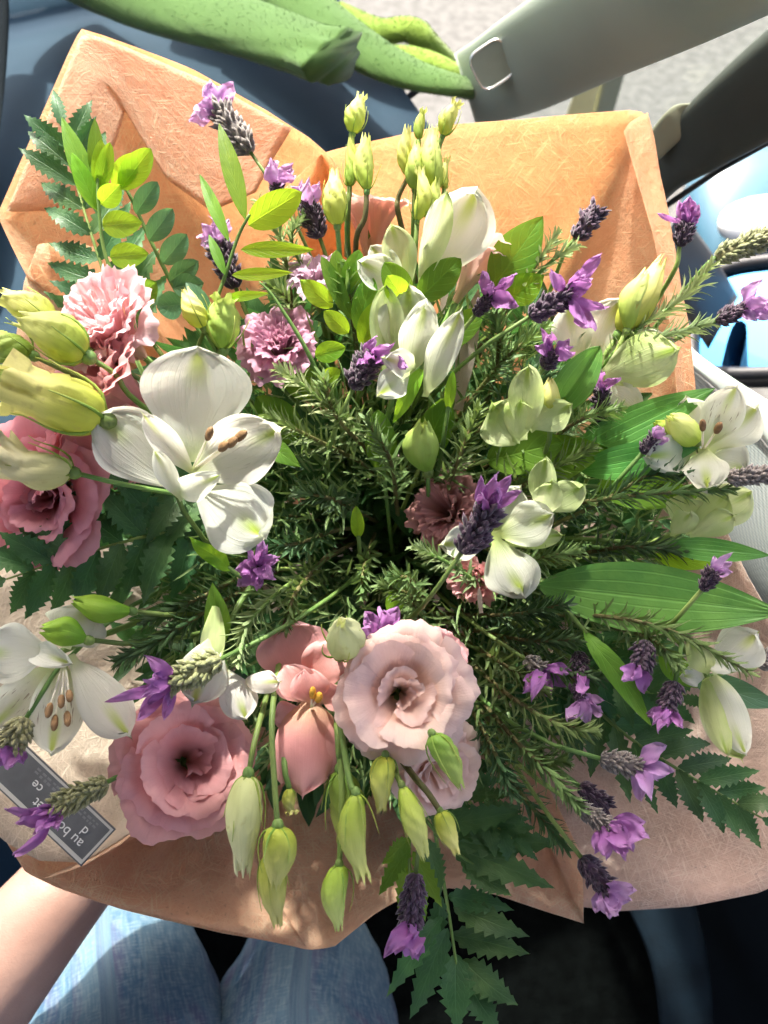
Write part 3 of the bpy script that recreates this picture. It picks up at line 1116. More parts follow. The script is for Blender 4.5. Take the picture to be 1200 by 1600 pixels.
wrap_sheet('wrapping_sheet', 'peach wrap sheet with a rounded turned edge above the tie dye lap',
           [(-30, 1250, .45), (22, 1335, .445), (40, 1362, .445), (90, 1388, .446), (150, 1410, .448), (300, 1448, .452), (430, 1474, .456), (480, 1484, .458), (522, 1478, .460), (580, 1432, .464), (640, 1395, .47)],
           [(430, 950, .59), (450, 980, .59), (470, 990, .59), (490, 1000, .59), (510, 1000, .59), (530, 1000, .59), (560, 1000, .59), (580, 1000, .59), (600, 1000, .59), (620, 990, .59), (640, 980, .59)], 'wrap_pale', 17, 0.022)
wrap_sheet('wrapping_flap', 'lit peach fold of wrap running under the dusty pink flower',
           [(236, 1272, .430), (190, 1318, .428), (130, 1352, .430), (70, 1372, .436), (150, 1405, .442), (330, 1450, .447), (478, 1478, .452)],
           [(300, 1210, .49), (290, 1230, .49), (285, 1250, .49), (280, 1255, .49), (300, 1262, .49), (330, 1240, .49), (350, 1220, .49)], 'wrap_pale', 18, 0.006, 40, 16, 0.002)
wrap_sheet('paper_lining', 'beige lining paper behind the lily and the slate card',
           [(-60, 820, .46), (-70, 960, .45), (-70, 1100, .445), (-60, 1240, .442), (0, 1310, .438), (60, 1345, .436), (130, 1348, .438), (200, 1305, .445), (300, 1240, .46)],
           [(470, 830, .59), (465, 850, .59), (460, 880, .59), (460, 900, .59), (465, 920, .59), (470, 940, .59), (480, 950, .59), (490, 960, .59), (500, 970, .59)], 'paper_beige', 19, 0.012, 40, 20, 0.003)
wrap_sheet('wrapping_flap', 'olive brown end of wrap below the tall orange corner at the left',
           [(20, 560, .47), (38, 440, .468), (60, 380, .472), (120, 380, .478), (200, 400, .48)],
           [(480, 800, .595), (485, 795, .595), (490, 790, .595), (495, 785, .595), (500, 780, .595)], 'wrap_pale', 20, 0.02, 30, 20, 0.003)

# the sheets close into a funnel round the stems
fv, ff, fuv = [], [], []
for j in range(9):
    q = j / 8
    for i in range(48):
        a = 2 * math.pi * i / 48
        rad_ = 40 + q * 235 + 8 * math.sin(7 * a + 3 * q)
        fv.append(P(610 + rad_ * 1.1 * math.cos(a), 830 - rad_ * math.sin(a), .665 - .10 * q + .004 * math.sin(11 * a)))
        fuv.append((a * .1, q * .15))
for j in range(8):
    for i in range(48):
        i2 = (i + 1) % 48
        ff.append((j * 48 + i, j * 48 + i2, (j + 1) * 48 + i2, (j + 1) * 48 + i))
tag(part('wrapping_funnel', (np.array(fv), ff, fuv), 'wrap_shaded'), 'gathered funnel of wrap round the stems deep under the flowers', 'wrapping')

# ------------------------------------------------------------------ plants
def imgdir(deg, toward=0.0):
    """direction in the picture (0 right, 90 up), tipped towards the camera"""
    a = R(deg)
    return unit((AX * math.cos(a) + AU * math.sin(a)) * math.sqrt(max(0, 1 - toward ** 2)) - AF * toward)


def stem_to(base, axis, root, r=0.0016, mat='stem_green', k=0.10, seed=0):
    """stalk from the flower's base down to where the bunch is tied"""
    rr = random.Random(seed)
    j = np.array([rr.uniform(-1, 1) for _ in range(3)]) * 0.014
    d = np.linalg.norm(base - BIND)
    part('stem', tube(bez([base + axis * 0.002, base - axis * min(k, 0.45 * d), BIND * 0.75 + base * 0.25 + j, BIND + j], 12), r, r * 1.25, 6), mat, root, root)


def frame_of(axis, ref=None):
    a = unit(axis)
    x = orth(AU if ref is None else ref, a)
    return a, x, np.cross(a, x)


def lisianthus(label, c0, axis, r, whorls, mat, seed, ref=None, stamens=0, sepals=True, scale_z=1.0, stem=True, matc=None):
    """ruffled rose-like bloom: c centre of the rim, axis the way it faces"""
    rr = random.Random(seed)
    a, x, y = frame_of(axis, ref)
    depth0 = max(w[3] for w in whorls) * r * scale_z
    c = c0
    base = c0 - a * depth0
    t = thing('lisianthus_flower', label, 'flower', base, 'pink lisianthus flowers')
    for wi, wh in enumerate(whorls):
        n, Rm, H, dep, ruf, droop = wh[:6]
        arc = wh[6] if len(wh) > 6 else 1.0
        th0 = rr.uniform(0, 6.28)
        tx, ty = rr.uniform(-.16, .16), rr.uniform(-.16, .16)
        ox, oy = rr.uniform(-.07, .07) * r, rr.uniform(-.07, .07) * r
        for p in range(n):
            th = th0 + 2 * math.pi * p / n + rr.uniform(-.12, .12)
            half = (math.pi / n * rr.uniform(1.25, 1.45) if n > 1 else math.pi * 1.15) * arc
            ph = [rr.uniform(0, 6.28) for _ in range(6)]
            f1, f2, f3, f4 = rr.uniform(3.5, 6), rr.uniform(9, 12), rr.uniform(17, 23), rr.uniform(36, 48)
            Rk = Rm * r * rr.uniform(0.94, 1.06)
            Hk = H * r + rr.uniform(-.04, .04) * r
            dp = droop * rr.uniform(.7, 1.3)
            rfk = ruf * r
            dpt = depth0

            def fn(s, w):
                se = s * (1 - 0.13 * w * w * (1 if n > 1 else 0))
                ang = th + half * w * (0.45 + 0.55 * se ** 0.5)
                rho = Rk * (0.10 + 0.90 * se ** 1.15) * (1 + 0.075 * w)
                z = -dpt + (dpt + Hk) * (1 - (1 - se) ** 1.7) - dp * r * se ** 5
                k = se ** 4
                q = math.sin(f1 * ang + ph[0]) + 0.75 * math.sin(f2 * ang + ph[1]) + 0.45 * math.sin(f3 * ang + ph[2])
                z += rfk * k * q
                rho += rfk * k * 0.8 * (math.sin(f1 * ang * 1.3 + ph[3]) + 0.6 * math.sin(f3 * ang + ph[4]))
                rho += 0.35 * (rfk + .01 * r) * se ** 8 * math.sin(f4 * ang + ph[2])
                z += rho * (tx * math.cos(ang) + ty * math.sin(ang)) * se
                # soft folds down the petal
                rho += 0.03 * r * se * math.sin(5 * w + ph[5])
                return c + (x * ox + y * oy) * se + a * z + (x * math.cos(ang) + y * math.sin(ang)) * rho
            part('petal', grid(fn, 16, 26 if ruf < 0.05 else 32), (matc if matc and wi >= len(whorls) - 2 else mat), t, t)
    for i in range(stamens):
        b = c - a * depth0 * 0.6
        th = 6.28 * i / max(1, stamens)
        e = c - a * depth0 * 0.15 + (x * math.cos(th) + y * math.sin(th)) * 0.12 * r
        s_ = part('stamen', tube(bez([b, (b + e) / 2 + a * 0.002, e], 5), 0.0005, 0.0005, 5), 'bud_lime', t, t)
        part('anther', superell(e, x * 0.0009, y * 0.0009, a * 0.0022, 1, 5, 7), 'pollen', s_, t)
    if sepals:
        for i in range(5):
            th = 6.28 * i / 5 + 0.3
            d = x * math.cos(th) + y * math.sin(th)
            part('sepal', petal(base - a * 0.002, base + a * depth0 * 0.55 + d * r * 0.42, 0.004, n=d, bend=-0.1, prof='sep', nu=6, nv=2), 'stem_green', t, t)
    if stem:
        stem_to(base, a, t, 0.0017, seed=seed)
    return t


OPEN = [(5, 1.00, -.06, .80, .036, .26), (5, .90, .05, .80, .032, .16), (4, .74, .15, .80, .026, .05), (3, .56, .12, .80, .02, .0), (2, .32, .02, .80, .02, 0, .6)]
CUP = [(5, .62, .05, 1.5, .05, .10), (5, .52, .10, 1.5, .045, .05), (4, .38, .10, 1.5, .04, 0), (3, .22, .06, 1.4, .035, 0)]
FRILL = [(6, 1.0, -.08, 1.0, .075, .2), (6, .84, .06, 1.0, .08, .12), (5, .66, .14, 1.0, .08, .05), (5, .46, .2, 1.0, .075, 0), (4, .28, .2, .95, .07, 0), (3, .13, .16, .9, .06, 0)]


def bud(label, b, tip, wpx, mat='bud_lime', seed=0, frill=0.25, stem_from=None, sepals=5, group='green lisianthus buds', name='flower_bud', twist=1.6, fat=0.42, lobes=5, stem_mat='stem_green', stem=True, fs=0.86):
    """closed bud: twisted pointed petals in thin sepals on a stalk"""
    B_, T = PP(b), PP(tip)
    L = np.linalg.norm(T - B_)
    a, x, y = frame_of(T - B_)
    r = 0.5 * W(wpx, b[2])
    rr = random.Random(seed)
    ph = rr.uniform(0, 6.28)
    fat *= rr.uniform(.82, 1.2)
    twist *= rr.uniform(.6, 1.5)
    bendv = (x * rr.uniform(-1, 1) + y * rr.uniform(-1, 1)) * 0.10 * L
    t = thing(name, label, 'bud', B_, group)

    def rad(s):
        q = math.sin(math.pi * min(1, (s * 0.93 + 0.03)) ** (math.log(0.5) / math.log(fat))) ** 0.75
        q = q * (1 - 0.12 * s) + 0.05
        if s > fs:
            q = q + frill * ((s - fs) / (1 - fs)) ** 1.3
        if s < 0.03:
            q *= 0.6
        return q
    nu, nv = 22, 30
    V, F, UV = [], [], []
    for i in range(nu + 1):
        s = i / nu
        for j in range(nv):
            th = 2 * math.pi * j / nv
            sw = ((lobes * (th + twist * s * 2) / 6.283 + ph) % 1.0)
            lob = 1 - 0.20 * (sw ** 1.5) * min(1, s * 3)          # overlapping spiral edges
            e = max(0, (s - fs) / (1 - fs))
            jag = e * frill * 0.35 * (math.sin(7 * th + ph) + 0.7 * math.sin(13 * th + 2 * ph)) + 0.03 * math.sin(4 * th + 9 * s + ph)
            q = r * (rad(s) * lob + jag)
            zz = L * s * 0.97 + L * 0.07 * e * (math.sin(5 * th + ph * 3) + .6 * math.sin(11 * th + ph))
            V.append(B_ + a * zz + (x * math.cos(th) + y * math.sin(th)) * q + bendv * math.sin(math.pi * s))
            UV.append((s, j / nv))
    for i in range(nu):
        for j in range(nv):
            j2 = (j + 1) % nv
            F.append((i * nv + j, i * nv + j2, (i + 1) * nv + j2, (i + 1) * nv + j))
    F.append(tuple(range(nv))[::-1])
    part('closed_petals', (np.array(V), F, UV), mat, t, t)
    for i in range(sepals):
        th = 6.28 * i / sepals + ph
        d = x * math.cos(th) + y * math.sin(th)
        ln = L * rr.uniform(0.45, 0.85)
        q = rr.uniform(0.95, 1.35)
        n_ = 7
        pts = [B_ + a * (ln * k / n_) + d * (r * (rad(min(1, k / n_ * ln / L)) * 1.04 + 0.02 + (q - 0.95) * (k / n_) ** 3)) for k in range(n_ + 1)]
        part('sepal', tube(pts, r * 0.07, r * 0.02, 5), 'bud_green', t, t)
    part('receptacle', superell(B_ - a * r * 0.1, x * r * 0.34, y * r * 0.34, a * r * 0.4, 1.0, 6, 10), 'stem_green', t, t)
    if stem:
        if stem_from is not None:
            S = [PP(s) for s in stem_from]
            part('stem', tube(smoothpath([B_] + S, 14), 0.0013, 0.0016, 6), stem_mat, t, t)
        else:
            stem_to(B_, a, t, 0.0012, stem_mat, 0.07, seed)
    return t


def lily(label, base, petals, axis=None, stamens=None, seed=0, mat='lily_white', stem=True, group='white lily blooms', name='lily_flower', amat='anther'):
    """petals: (base px, tip px, width px, {options}) each its own mesh"""
    Bp = PP(base)
    t = thing(name, label, 'flower', Bp, group)
    for i, (b, tip, w, kw) in enumerate(petals):
        kw = dict(kw)
        m = kw.pop('m', mat)
        pb, pt = PP(b), PP(tip)
        args = dict(prof='ob', bend=-0.06, cup=0.10, ruf=0.12, rf=1.7, wave=.05, notch=-.06, seed=seed * 31 + i, nu=18, nv=12, neck=0.22)
        args.update(kw)
        part('petal', petal(pb, pt, W(w, tip[2]), **args), m, t, t)
    for i, (b, e) in enumerate(stamens or []):
        pb, pe = PP(b), PP(e)
        s_ = part('stamen', tube(bez([pb, (pb + pe) / 2 + tocam(pb) * 0.004, pe], 8), 0.0006, 0.0005, 6), 'lily_pinkish', t, t)
        d = unit(pe - pb)
        a_, x_, y_ = frame_of(d)
        part('anther', superell(pe + d * 0.002, x_ * 0.0022, y_ * 0.0016, d * 0.0044, 0.9, 6, 9), amat, s_, t)
    if stem:
        ax = unit(axis if axis is not None else tocam(Bp))
        stem_to(Bp, ax, t, 0.0016, seed=seed)
    return t


def lavender(label, b, tip, wpx, bracts=(), mat='spike_purple', bmat='bract', seed=0, stem_from=None, stem=True):
    """spike of tiny florets from b to tip with coloured bracts at the top"""
    B_, T = PP(b), PP(tip)
    L = np.linalg.norm(T - B_)
    a, x, y = frame_of(T - B_)
    r = 0.5 * W(wpx * random.Random(seed).uniform(.72, .92), b[2])
    rr = random.Random(seed * 7 + 5)
    t = thing('lavender_stem', label, 'lavender', B_, 'french lavender stems')
    core = []
    prof_ = lambda s: (math.sin(math.pi * (0.10 + 0.80 * s)) ** 0.5)
    pts = [B_ + a * L * s for s in np.linspace(0, 1, 9)]
    part('flower_core', tube(pts, r * 0.70, r * 0.70, 10, lambda s, an: prof_(s)), mat, t, t)
    gs = []
    rows = max(8, int(L / (r * 0.30)))
    for i in range(rows):
        s = (i + 0.4) / rows
        cnt = 10
        for k in range(cnt):
            if rr.random() < .16:
                continue
            th = 2 * math.pi * (k + 0.5 * (i % 2)) / cnt + rr.uniform(-.25, .25)
            d = x * math.cos(th) + y * math.sin(th)
            p0 = B_ + a * L * s + d * r * 0.55 * prof_(s)
            out = unit(d * 0.75 + a * rr.uniform(.5, .95))
            ln = r * rr.uniform(.40, 1.05)
            q = r * rr.uniform(.14, .24)
            e1 = orth(a, out)
            e2 = np.cross(out, e1)
            V = [p0 + e1 * q * .7, p0 + e2 * q * .8, p0 - e1 * q * .7, p0 - e2 * q * .8]
            m_ = p0 + out * ln * .6
            V += [m_ + e1 * q, m_ + e2 * q, m_ - e1 * q, m_ - e2 * q, p0 + out * ln * 1.08]
            F = [(0, 1, 5, 4), (1, 2, 6, 5), (2, 3, 7, 6), (3, 0, 4, 7), (4, 5, 8), (5, 6, 8), (6, 7, 8), (7, 4, 8)]
            gs.append((np.array(V), F, [(0, 0)] * 4 + [(.6, 0)] * 4 + [(1, 0)]))
    part('florets', joingeo(gs), mat, t, t, kind='stuff')
    extra = []
    for br in bracts:      # small inner bracts between the large ones
        q = rr.uniform(.45, .75)
        e = np.array(br[0]) * q + np.array(tip) * (1 - q)
        extra.append(((e[0] + rr.uniform(-9, 9), e[1] + rr.uniform(-9, 9), e[2]), br[1] * .6))
    for i, br in enumerate(list(bracts) + extra):
        tp, w = br[0], br[1]
        pt = PP(tp)
        pb = T - a * r * 0.35
        nrm = tocam(pb) + rr.uniform(-.5, .5) * x + rr.uniform(-.5, .5) * y
        part('bract', petal(pb, pt, W(w * .85, tp[2]), n=nrm, prof='bract', bend=rr.uniform(-.18, .2), cup=rr.uniform(-.1, .5), ruf=0.34, rf=2.2, seed=seed * 13 + i, nu=14, nv=8, neck=.35,
                            curl=rr.uniform(-.15, .25), wave=.14, notch=rr.uniform(0, .12)), bmat, t, t)
    if stem:
        if stem_from is not None:
            part('stem', tube(smoothpath([B_] + [PP(s) for s in stem_from], 14), 0.0011, 0.0013, 6), 'stem_green', t, t)
        else:
            stem_to(B_, a, t, 0.0011, seed=seed)
    return t


def autobracts(tip, deg, D, size, n, w, seed, spread=70):
    """bract tips fanned round a picture direction"""
    rr = random.Random(seed)
    out = []
    for i in range(n):
        a = R(deg + (i - (n - 1) / 2) * spread / max(1, n - 1) * 1.0 + rr.uniform(-10, 10))
        s = size * rr.uniform(.75, 1.15)
        out.append(((tip[0] + s * math.cos(a), tip[1] - s * math.sin(a), D + rr.uniform(-.012, .010)), w * rr.uniform(.8, 1.2)))
    return out


def rosemary(label, path, n=46, nl=30, mat='needle', seed=0, spread=0.75, root_stem=True, group='rosemary sprigs', width=6.0, tipshort=0.45):
    n = int(n * 1.7)
    """woody stalk set with many narrow leaves; path in picture points, base first"""
    pts = [PP(p) for p in path]
    D = path[-1][2]
    rr = random.Random(seed * 3 + 1)
    cur = smoothpath(pts, 30)
    t = thing('rosemary_sprig', label, 'sprig', pts[0], group)
    part('stem', tube(cur, 0.0013, 0.0007, 6), 'stem_brown' if mat != 'needle_pale' else 'stem_green', t, t)
    gs = []
    for i in range(n):
        s = 0.06 + 0.94 * (i / (n - 1)) ** 0.9
        k = s * 30
        j = min(29, int(k))
        p = cur[j] * (1 - (k - j)) + cur[j + 1] * (k - j)
        tg = unit(cur[min(30, j + 1)] - cur[max(0, j - 1)])
        e = orth([0.2, 0.4, 0.9], tg)
        th = i * 2.4 + rr.uniform(-.35, .35)
        d = rot(e, tg, th)
        up = 0.55 + 0.75 * s
        dr = unit(d * spread + tg * up * rr.uniform(.6, 1.1))
        ln = W(nl, D) * rr.uniform(.75, 1.2) * (1 - tipshort * max(0, s - .7) / .3)
        wd = W(width, D) * rr.uniform(.8, 1.15)
        gs.append(petal(p, p + dr * ln, wd, n=unit(tg + d * 0.1), bend=rr.uniform(-.05, .12), fold=0.22, prof='strap', nu=5, nv=2, curl=rr.uniform(-.1, .15), neck=.5))
    part('needles', joingeo(gs), mat, t, t, kind='stuff')
    if root_stem:
        ax = unit(cur[2] - cur[0])
        stem_to(pts[0], ax, t, 0.0012, 'stem_brown', 0.05, seed)
    return t


def sprig(label, path, leaves, seed=0, mat='leaf_bright', stem=True, name='leafy_sprig', r=0.0013, smat='stem_green', cat='sprig', group=None, prof='oval'):
    """stalk with broad leaves; each leaf its own mesh"""
    pts = [PP(p) for p in path]
    t = thing(name, label, cat, pts[0], group)
    cur = smoothpath(pts, 24)
    part('stem', tube(cur, r, r * 0.6, 6), smat, t, t)
    for i, lf in enumerate(leaves):
        b, tip, w = lf[:3]
        kw = dict(lf[3]) if len(lf) > 3 else {}
        m = kw.pop('m', mat)
        a = dict(prof=prof, fold=0.10, bend=0.06, ruf=0.02, rf=1.2, seed=seed * 17 + i, nu=14, nv=6)
        a.update(kw)
        part('leaf', petal(PP(b), PP(tip), W(w, tip[2]), **a), m, t, t)
    if stem:
        stem_to(pts[0], unit(cur[1] - cur[0]), t, r, smat, 0.05, seed)
    return t


def broadleaf(label, b, tip, w, mat='leaf_mid', seed=0, prof='leaf', group='single broad leaves', stem=True, **kw):
    pb, pt = PP(b), PP(tip)
    t = thing('broad_leaf', label, 'leaf', pb, group)
    a = dict(prof=prof, fold=0.08, bend=0.08, ruf=0.03, rf=1.5, seed=seed, nu=20, nv=10)
    a.update(kw)
    part('blade', petal(pb, pt, W(w, tip[2]), **a), mat, t, t)
    if stem:
        stem_to(pb, unit(pt - pb), t, 0.0012, seed=seed)
    return t


def fern(label, path, n, ln, w, seed=0, mat='fern', sides=(1, -1), ang=58, taper=0.55, leaves=None, teeth=9, stem=True, toward=0.1, start=.08, nrm=None):
    """frond: a rachis with toothed leaflets on both sides"""
    pts = [PP(p) for p in path]
    t = thing('fern_frond', label, 'fern', pts[0], 'leather fern fronds')
    cur = smoothpath(pts, 30)
    rr = random.Random(seed)
    part('rachis', tube(cur, 0.0011, 0.0005, 6), 'stem_green', t, t)
    D = path[len(path) // 2][2]
    k_ = 0
    if leaves is None:
        leaves = []
        for i in range(n):
            s = start + (1 - start) * i / n
            j = min(29, int(s * 30))
            p = cur[j]
            tg = unit(cur[j + 1] - cur[j])
            nn = orth(tocam(p) if nrm is None else nrm, tg)
            for sd in sides:
                d = rot(tg, nn, sd * R(ang * (1 - 0.35 * s)) + rr.uniform(-.08, .08))
                d = unit(d + nn * rr.uniform(-.25, .15) + nn * toward * 0.3)
                L = W(ln, D) * (1 - taper * s) * rr.uniform(.85, 1.1)
                leaves.append((p, p + d * L, W(w, D) * (1 - 0.5 * taper * s)))
        tg = unit(cur[-1] - cur[-3])
        leaves.append((cur[-1], cur[-1] + tg * W(ln, D) * (1 - taper) * .9, W(w, D) * .6))
    else:
        leaves = [(PP(b), PP(e), W(ww, e[2])) for b, e, ww in leaves]
    for b, e, ww in leaves:
        k_ += 1
        part('leaflet', petal(b, e, ww, prof='lance', fold=0.12, bend=rr.uniform(-.08, .14), curl=rr.uniform(-.08, .22), wave=.06, seed=seed + k_, nu=teeth * 4, nv=4,
                              teeth=teeth, tooth=0.45, tilt=rr.uniform(-.25, .25)), mat, t, t)
    if stem:
        stem_to(pts[0], unit(cur[1] - cur[0]), t, 0.0012, seed=seed)
    return t


# ---- pink lisianthus
C_ = lambda px, py, D: P(px, py, D)
lisianthus('open pale blush lisianthus with a spiral centre above the hanging buds', C_(632, 1085, .372), unit(tocam(C_(632, 1085, .372)) + AX * .10 + AU * -.06), W(114, .372),
           [(5, 1.00, -.06, .85, .036, .30), (5, .93, .04, .85, .034, .18), (4, .80, .12, .85, .026, .06), (3, .68, .08, .85, .02, .0), (2, .42, .0, .85, .02, 0, .62), (1, .22, -.02, .85, .02, 0, .42), (1, .15, -.12, .85, .02, 0, .5)], 'rose_blush', 21)
lisianthus('large dusty rose lisianthus beside the slate card', C_(292, 1195, .378), unit(tocam(C_(292, 1195, .38)) + AX * .05 - AU * .05), W(115, .378),
           [(5, 1.00, -.04, .9, .036, .28), (5, .90, .06, .9, .032, .16), (4, .74, .12, .9, .024, .03), (3, .56, .02, .9, .022, .0, .9), (2, .42, -.12, .9, .04, 0, .7), (1, .22, -.25, .9, .04, 0, .5)], 'rose_pink', 25)
lisianthus('pale pink lisianthus half hidden below the blush bloom', C_(690, 1210, .395), unit(tocam(C_(690, 1210, .395)) * .75 + imgdir(-40) * .65), W(84, .395), OPEN, 'rose_blush', 31)
lisianthus('deeper pink ruffled petals tucked behind the top of the blush bloom', C_(688, 1022, .400), unit(tocam(C_(688, 1022, .4)) * .8 + imgdir(50) * .6), W(56, .400), OPEN[:4], 'rose_pink', 33)
lisianthus('pale frilled pink lisianthus by the serrated fern at the left', C_(146, 492, .398), unit(tocam(C_(146, 492, .4)) * .72 + imgdir(140) * .65), W(94, .398),
           [(6, 1.0, -.02, 1.35, .075, .18), (6, .86, .06, 1.35, .08, .08), (5, .68, .10, 1.35, .085, .02), (5, .48, .12, 1.35, .08, 0), (4, .28, .12, 1.3, .075, 0)], 'rose_candy', 35)
lisianthus('rose pink frilled tube lisianthus under the pale frilled one', C_(132, 586, .396), unit(tocam(C_(132, 586, .4)) * .58 + imgdir(152) * .75), W(102, .396),
           [(5, 1.0, .0, 1.35, .06, .10), (5, .86, .05, 1.35, .065, .05), (5, .66, .08, 1.35, .065, 0), (4, .40, .06, 1.3, .06, 0)], 'rose_pink', 37)
lisianthus('magenta edged lisianthus behind the frilly lime bud at the left edge', C_(64, 676, .402), unit(tocam(C_(64, 676, .4)) * .5 + imgdir(165) * .75), W(108, .402),
           [(5, 1.0, .0, 1.4, .05, .12), (5, .84, .05, 1.4, .05, .04), (4, .6, .05, 1.4, .05, 0)], 'rose_deep', 39)
lisianthus('dark rose lisianthus at the left edge above the fern', C_(52, 785, .398), unit(tocam(C_(52, 785, .4)) * .85 + imgdir(200) * .45), W(122, .398),
           [(5, 1.0, -.02, 1.0, .03, .2), (5, .84, .06, 1.0, .03, .08), (4, .62, .1, 1.0, .03, .02), (3, .4, .05, 1.0, .025, 0), (2, .22, -.1, .95, .02, 0)], 'rose_deep', 41)
lisianthus('rose lisianthus tucked between the frilly lime bud and the big white lily', C_(186, 690, .408), unit(tocam(C_(186, 690, .41)) * .8 + imgdir(190) * .5), W(72, .408),
           [(5, 1.0, -.02, 1.0, .05, .18), (5, .82, .06, 1.0, .05, .06), (4, .6, .08, 1.0, .05, 0), (3, .34, .04, 1.0, .04, 0)], 'rose_pink', 42)
lisianthus('mauve frilled lisianthus right of the tall white lily petal', C_(432, 528, .415), unit(tocam(C_(432, 528, .41)) * .8 + imgdir(110) * .5), W(68, .415), FRILL, 'rose_mauve', 43)
lisianthus('faded lilac lisianthus under the narrow lit leaves', C_(490, 420, .425), unit(tocam(C_(490, 420, .42)) * .6 + imgdir(100) * .8), W(50, .425), FRILL[:4], 'rose_lilac', 45)
lisianthus('peach lisianthus tube behind the two stalked buds', C_(582, 312, .432), unit(tocam(C_(582, 312, .43)) * .25 + imgdir(88) * .95), W(60, .432),
           [(5, 1.0, .0, 1.7, .03, .06), (5, .88, .04, 1.7, .03, .0), (4, .7, .04, 1.6, .03, 0)], 'rose_peach', 47)
lisianthus('pale pink lisianthus tube right of the upright white lily', C_(765, 372, .420), unit(tocam(C_(765, 372, .42)) * .3 + imgdir(62) * .9), W(58, .420),
           [(5, 1.0, .0, 1.9, .05, .12), (5, .82, .05, 1.9, .05, .02), (4, .55, .04, 1.8, .05, 0)], 'rose_blush', 49)
lisianthus('dusky brown pink lisianthus in the shaded middle beside the lavender', C_(690, 795, .432), unit(tocam(C_(690, 795, .43)) * .8 + imgdir(150) * .5), W(66, .432), FRILL[:4], 'rose_dusk', 51)
lisianthus('small coral pink ruffle peeking out below the central rosemary', C_(735, 912, .425), unit(tocam(C_(735, 912, .42)) * .7 + imgdir(220) * .6), W(48, .425), FRILL[:4], 'rose_pink', 53)

# ---- white lilies
lily('big open white lily with brown anthers at the left of the bouquet', (298, 745, .392),
     [((302, 722, .385), (306, 543, .372), 172, dict(notch=.05, bend=-.05, cup=.12, ruf=.04)),
      ((284, 766, .383), (152, 652, .366), 112, dict(bend=.06, cup=.05)),
      ((308, 756, .385), (412, 842, .366), 124, dict(bend=.07, cup=-.04, notch=.04)),
      ((300, 742, .380), (437, 674, .362), 112, dict(prof='lily', bend=-.08, cup=.22, m='lily_pinkish')),
      ((303, 742, .379), (224, 648, .360), 44, dict(prof='lily', bend=-.1, cup=.5, m='lily_pinkish')),
      ((284, 782, .376), (240, 704, .362), 34, dict(prof='lily', bend=-.1, cup=.5)),
      ((282, 772, .375), (342, 742, .362), 46, dict(prof='lily', bend=.15, cup=.4, ruf=.15))],
     axis=unit(tocam(P(298, 745, .39)) + imgdir(230) * .25),
     stamens=[((300, 735, .378), (325, 682, .358)), ((304, 733, .378), (358, 694, .357)), ((306, 735, .378), (372, 684, .357)), ((300, 735, .38), (346, 700, .359))], seed=1)
lily('upright white lily with a green stroke below the cluster of buds', (655, 470, .415),
     [((666, 456, .398), (742, 298, .380), 112, dict(bend=-.05, cup=.16, m='lily_fresh', ruf=.16, wave=.08)),
      ((655, 455, .396), (700, 300, .372), 44, dict(bend=-.08, cup=.35, m='lily_green', prof='lily', wave=.12)),
      ((640, 450, .41), (562, 408, .398), 56, dict(bend=.1, cup=.1)),
      ((640, 452, .404), (612, 352, .396), 54, dict(bend=-.06, cup=.3, prof='lily', m='lily_green')),
      ((632, 450, .408), (580, 384, .402), 44, dict(bend=.1, cup=.2, prof='lily'))],
     axis=imgdir(80, .3), seed=2, mat='lily_fresh')
lily('white lily seen from the side in the middle with a green outer petal', (618, 600, .418),
     [((628, 590, .405), (642, 450, .392), 94, dict(bend=-.05, cup=.22, ruf=.16)),
      ((640, 585, .400), (664, 474, .380), 62, dict(bend=-.05, cup=.4, ruf=.2, prof='lily')),
      ((606, 592, .402), (604, 446, .388), 56, dict(bend=-.1, cup=.35, m='lily_green', prof='lily')),
      ((664, 620, .398), (718, 484, .376), 50, dict(bend=.08, cup=.3, prof='lily', ruf=.2, wave=.12)),
      ((640, 575, .39), (592, 618, .378), 52, dict(bend=.1, cup=.1)),
      ((650, 572, .39), (600, 560, .376), 46, dict(bend=.15, cup=.2, ruf=.15))],
     axis=imgdir(75, .5), seed=3, mat='lily_fresh')
lily('sunlit white lily at the right edge beside the yellow green bud', (1098, 712, .412),
     [((1100, 700, .402), (1152, 604, .385), 66, dict(bend=-.06, cup=.2, m='lily_streaked', prof='lily')),
      ((1108, 706, .405), (1182, 636, .39), 76, dict(bend=.05, cup=.1)),
      ((1088, 706, .402), (1012, 712, .388), 62, dict(bend=.08, cup=.1)),
      ((1098, 700, .398), (1104, 762, .382), 70, dict(bend=.1, cup=.05)),
      ((1104, 716, .41), (1165, 735, .398), 80, dict(bend=.06, cup=.05)),
      ((1092, 690, .41), (1072, 622, .40), 70, dict(bend=.0, cup=.1))],
     axis=imgdir(20, .7), seed=4, mat='lily_fresh', stamens=[((1098, 705, .40), (1120, 672, .38)), ((1098, 705, .40), (1098, 668, .38))])
lily('white lily with brown anthers above the slate card at the left edge', (90, 1020, .398),
     [((86, 1022, .388), (-28, 1018, .368), 96, dict(bend=.05, cup=.1)),
      ((96, 1028, .386), (82, 1178, .366), 84, dict(bend=-.08, cup=.3, m='lily_streaked', prof='lily')),
      ((108, 1024, .386), (202, 1150, .366), 78, dict(bend=.1, cup=-.1)),
      ((82, 1038, .386), (-10, 1138, .37), 72, dict(bend=-.04, cup=.2, m='lily_streaked', prof='lily')),
      ((100, 1012, .392), (138, 948, .388), 96, dict(bend=.1, cup=.15)),
      ((66, 1020, .382), (112, 1038, .364), 40, dict(bend=.25, cup=.4, ruf=.15))],
     axis=imgdir(200, .8), seed=5,
     stamens=[((98, 1040, .382), (78, 1105, .356)), ((100, 1040, .382), (96, 1092, .356)), ((100, 1040, .382), (105, 1118, .354)), ((102, 1040, .382), (108, 1084, .357)), ((98, 1045, .382), (86, 1124, .355))])
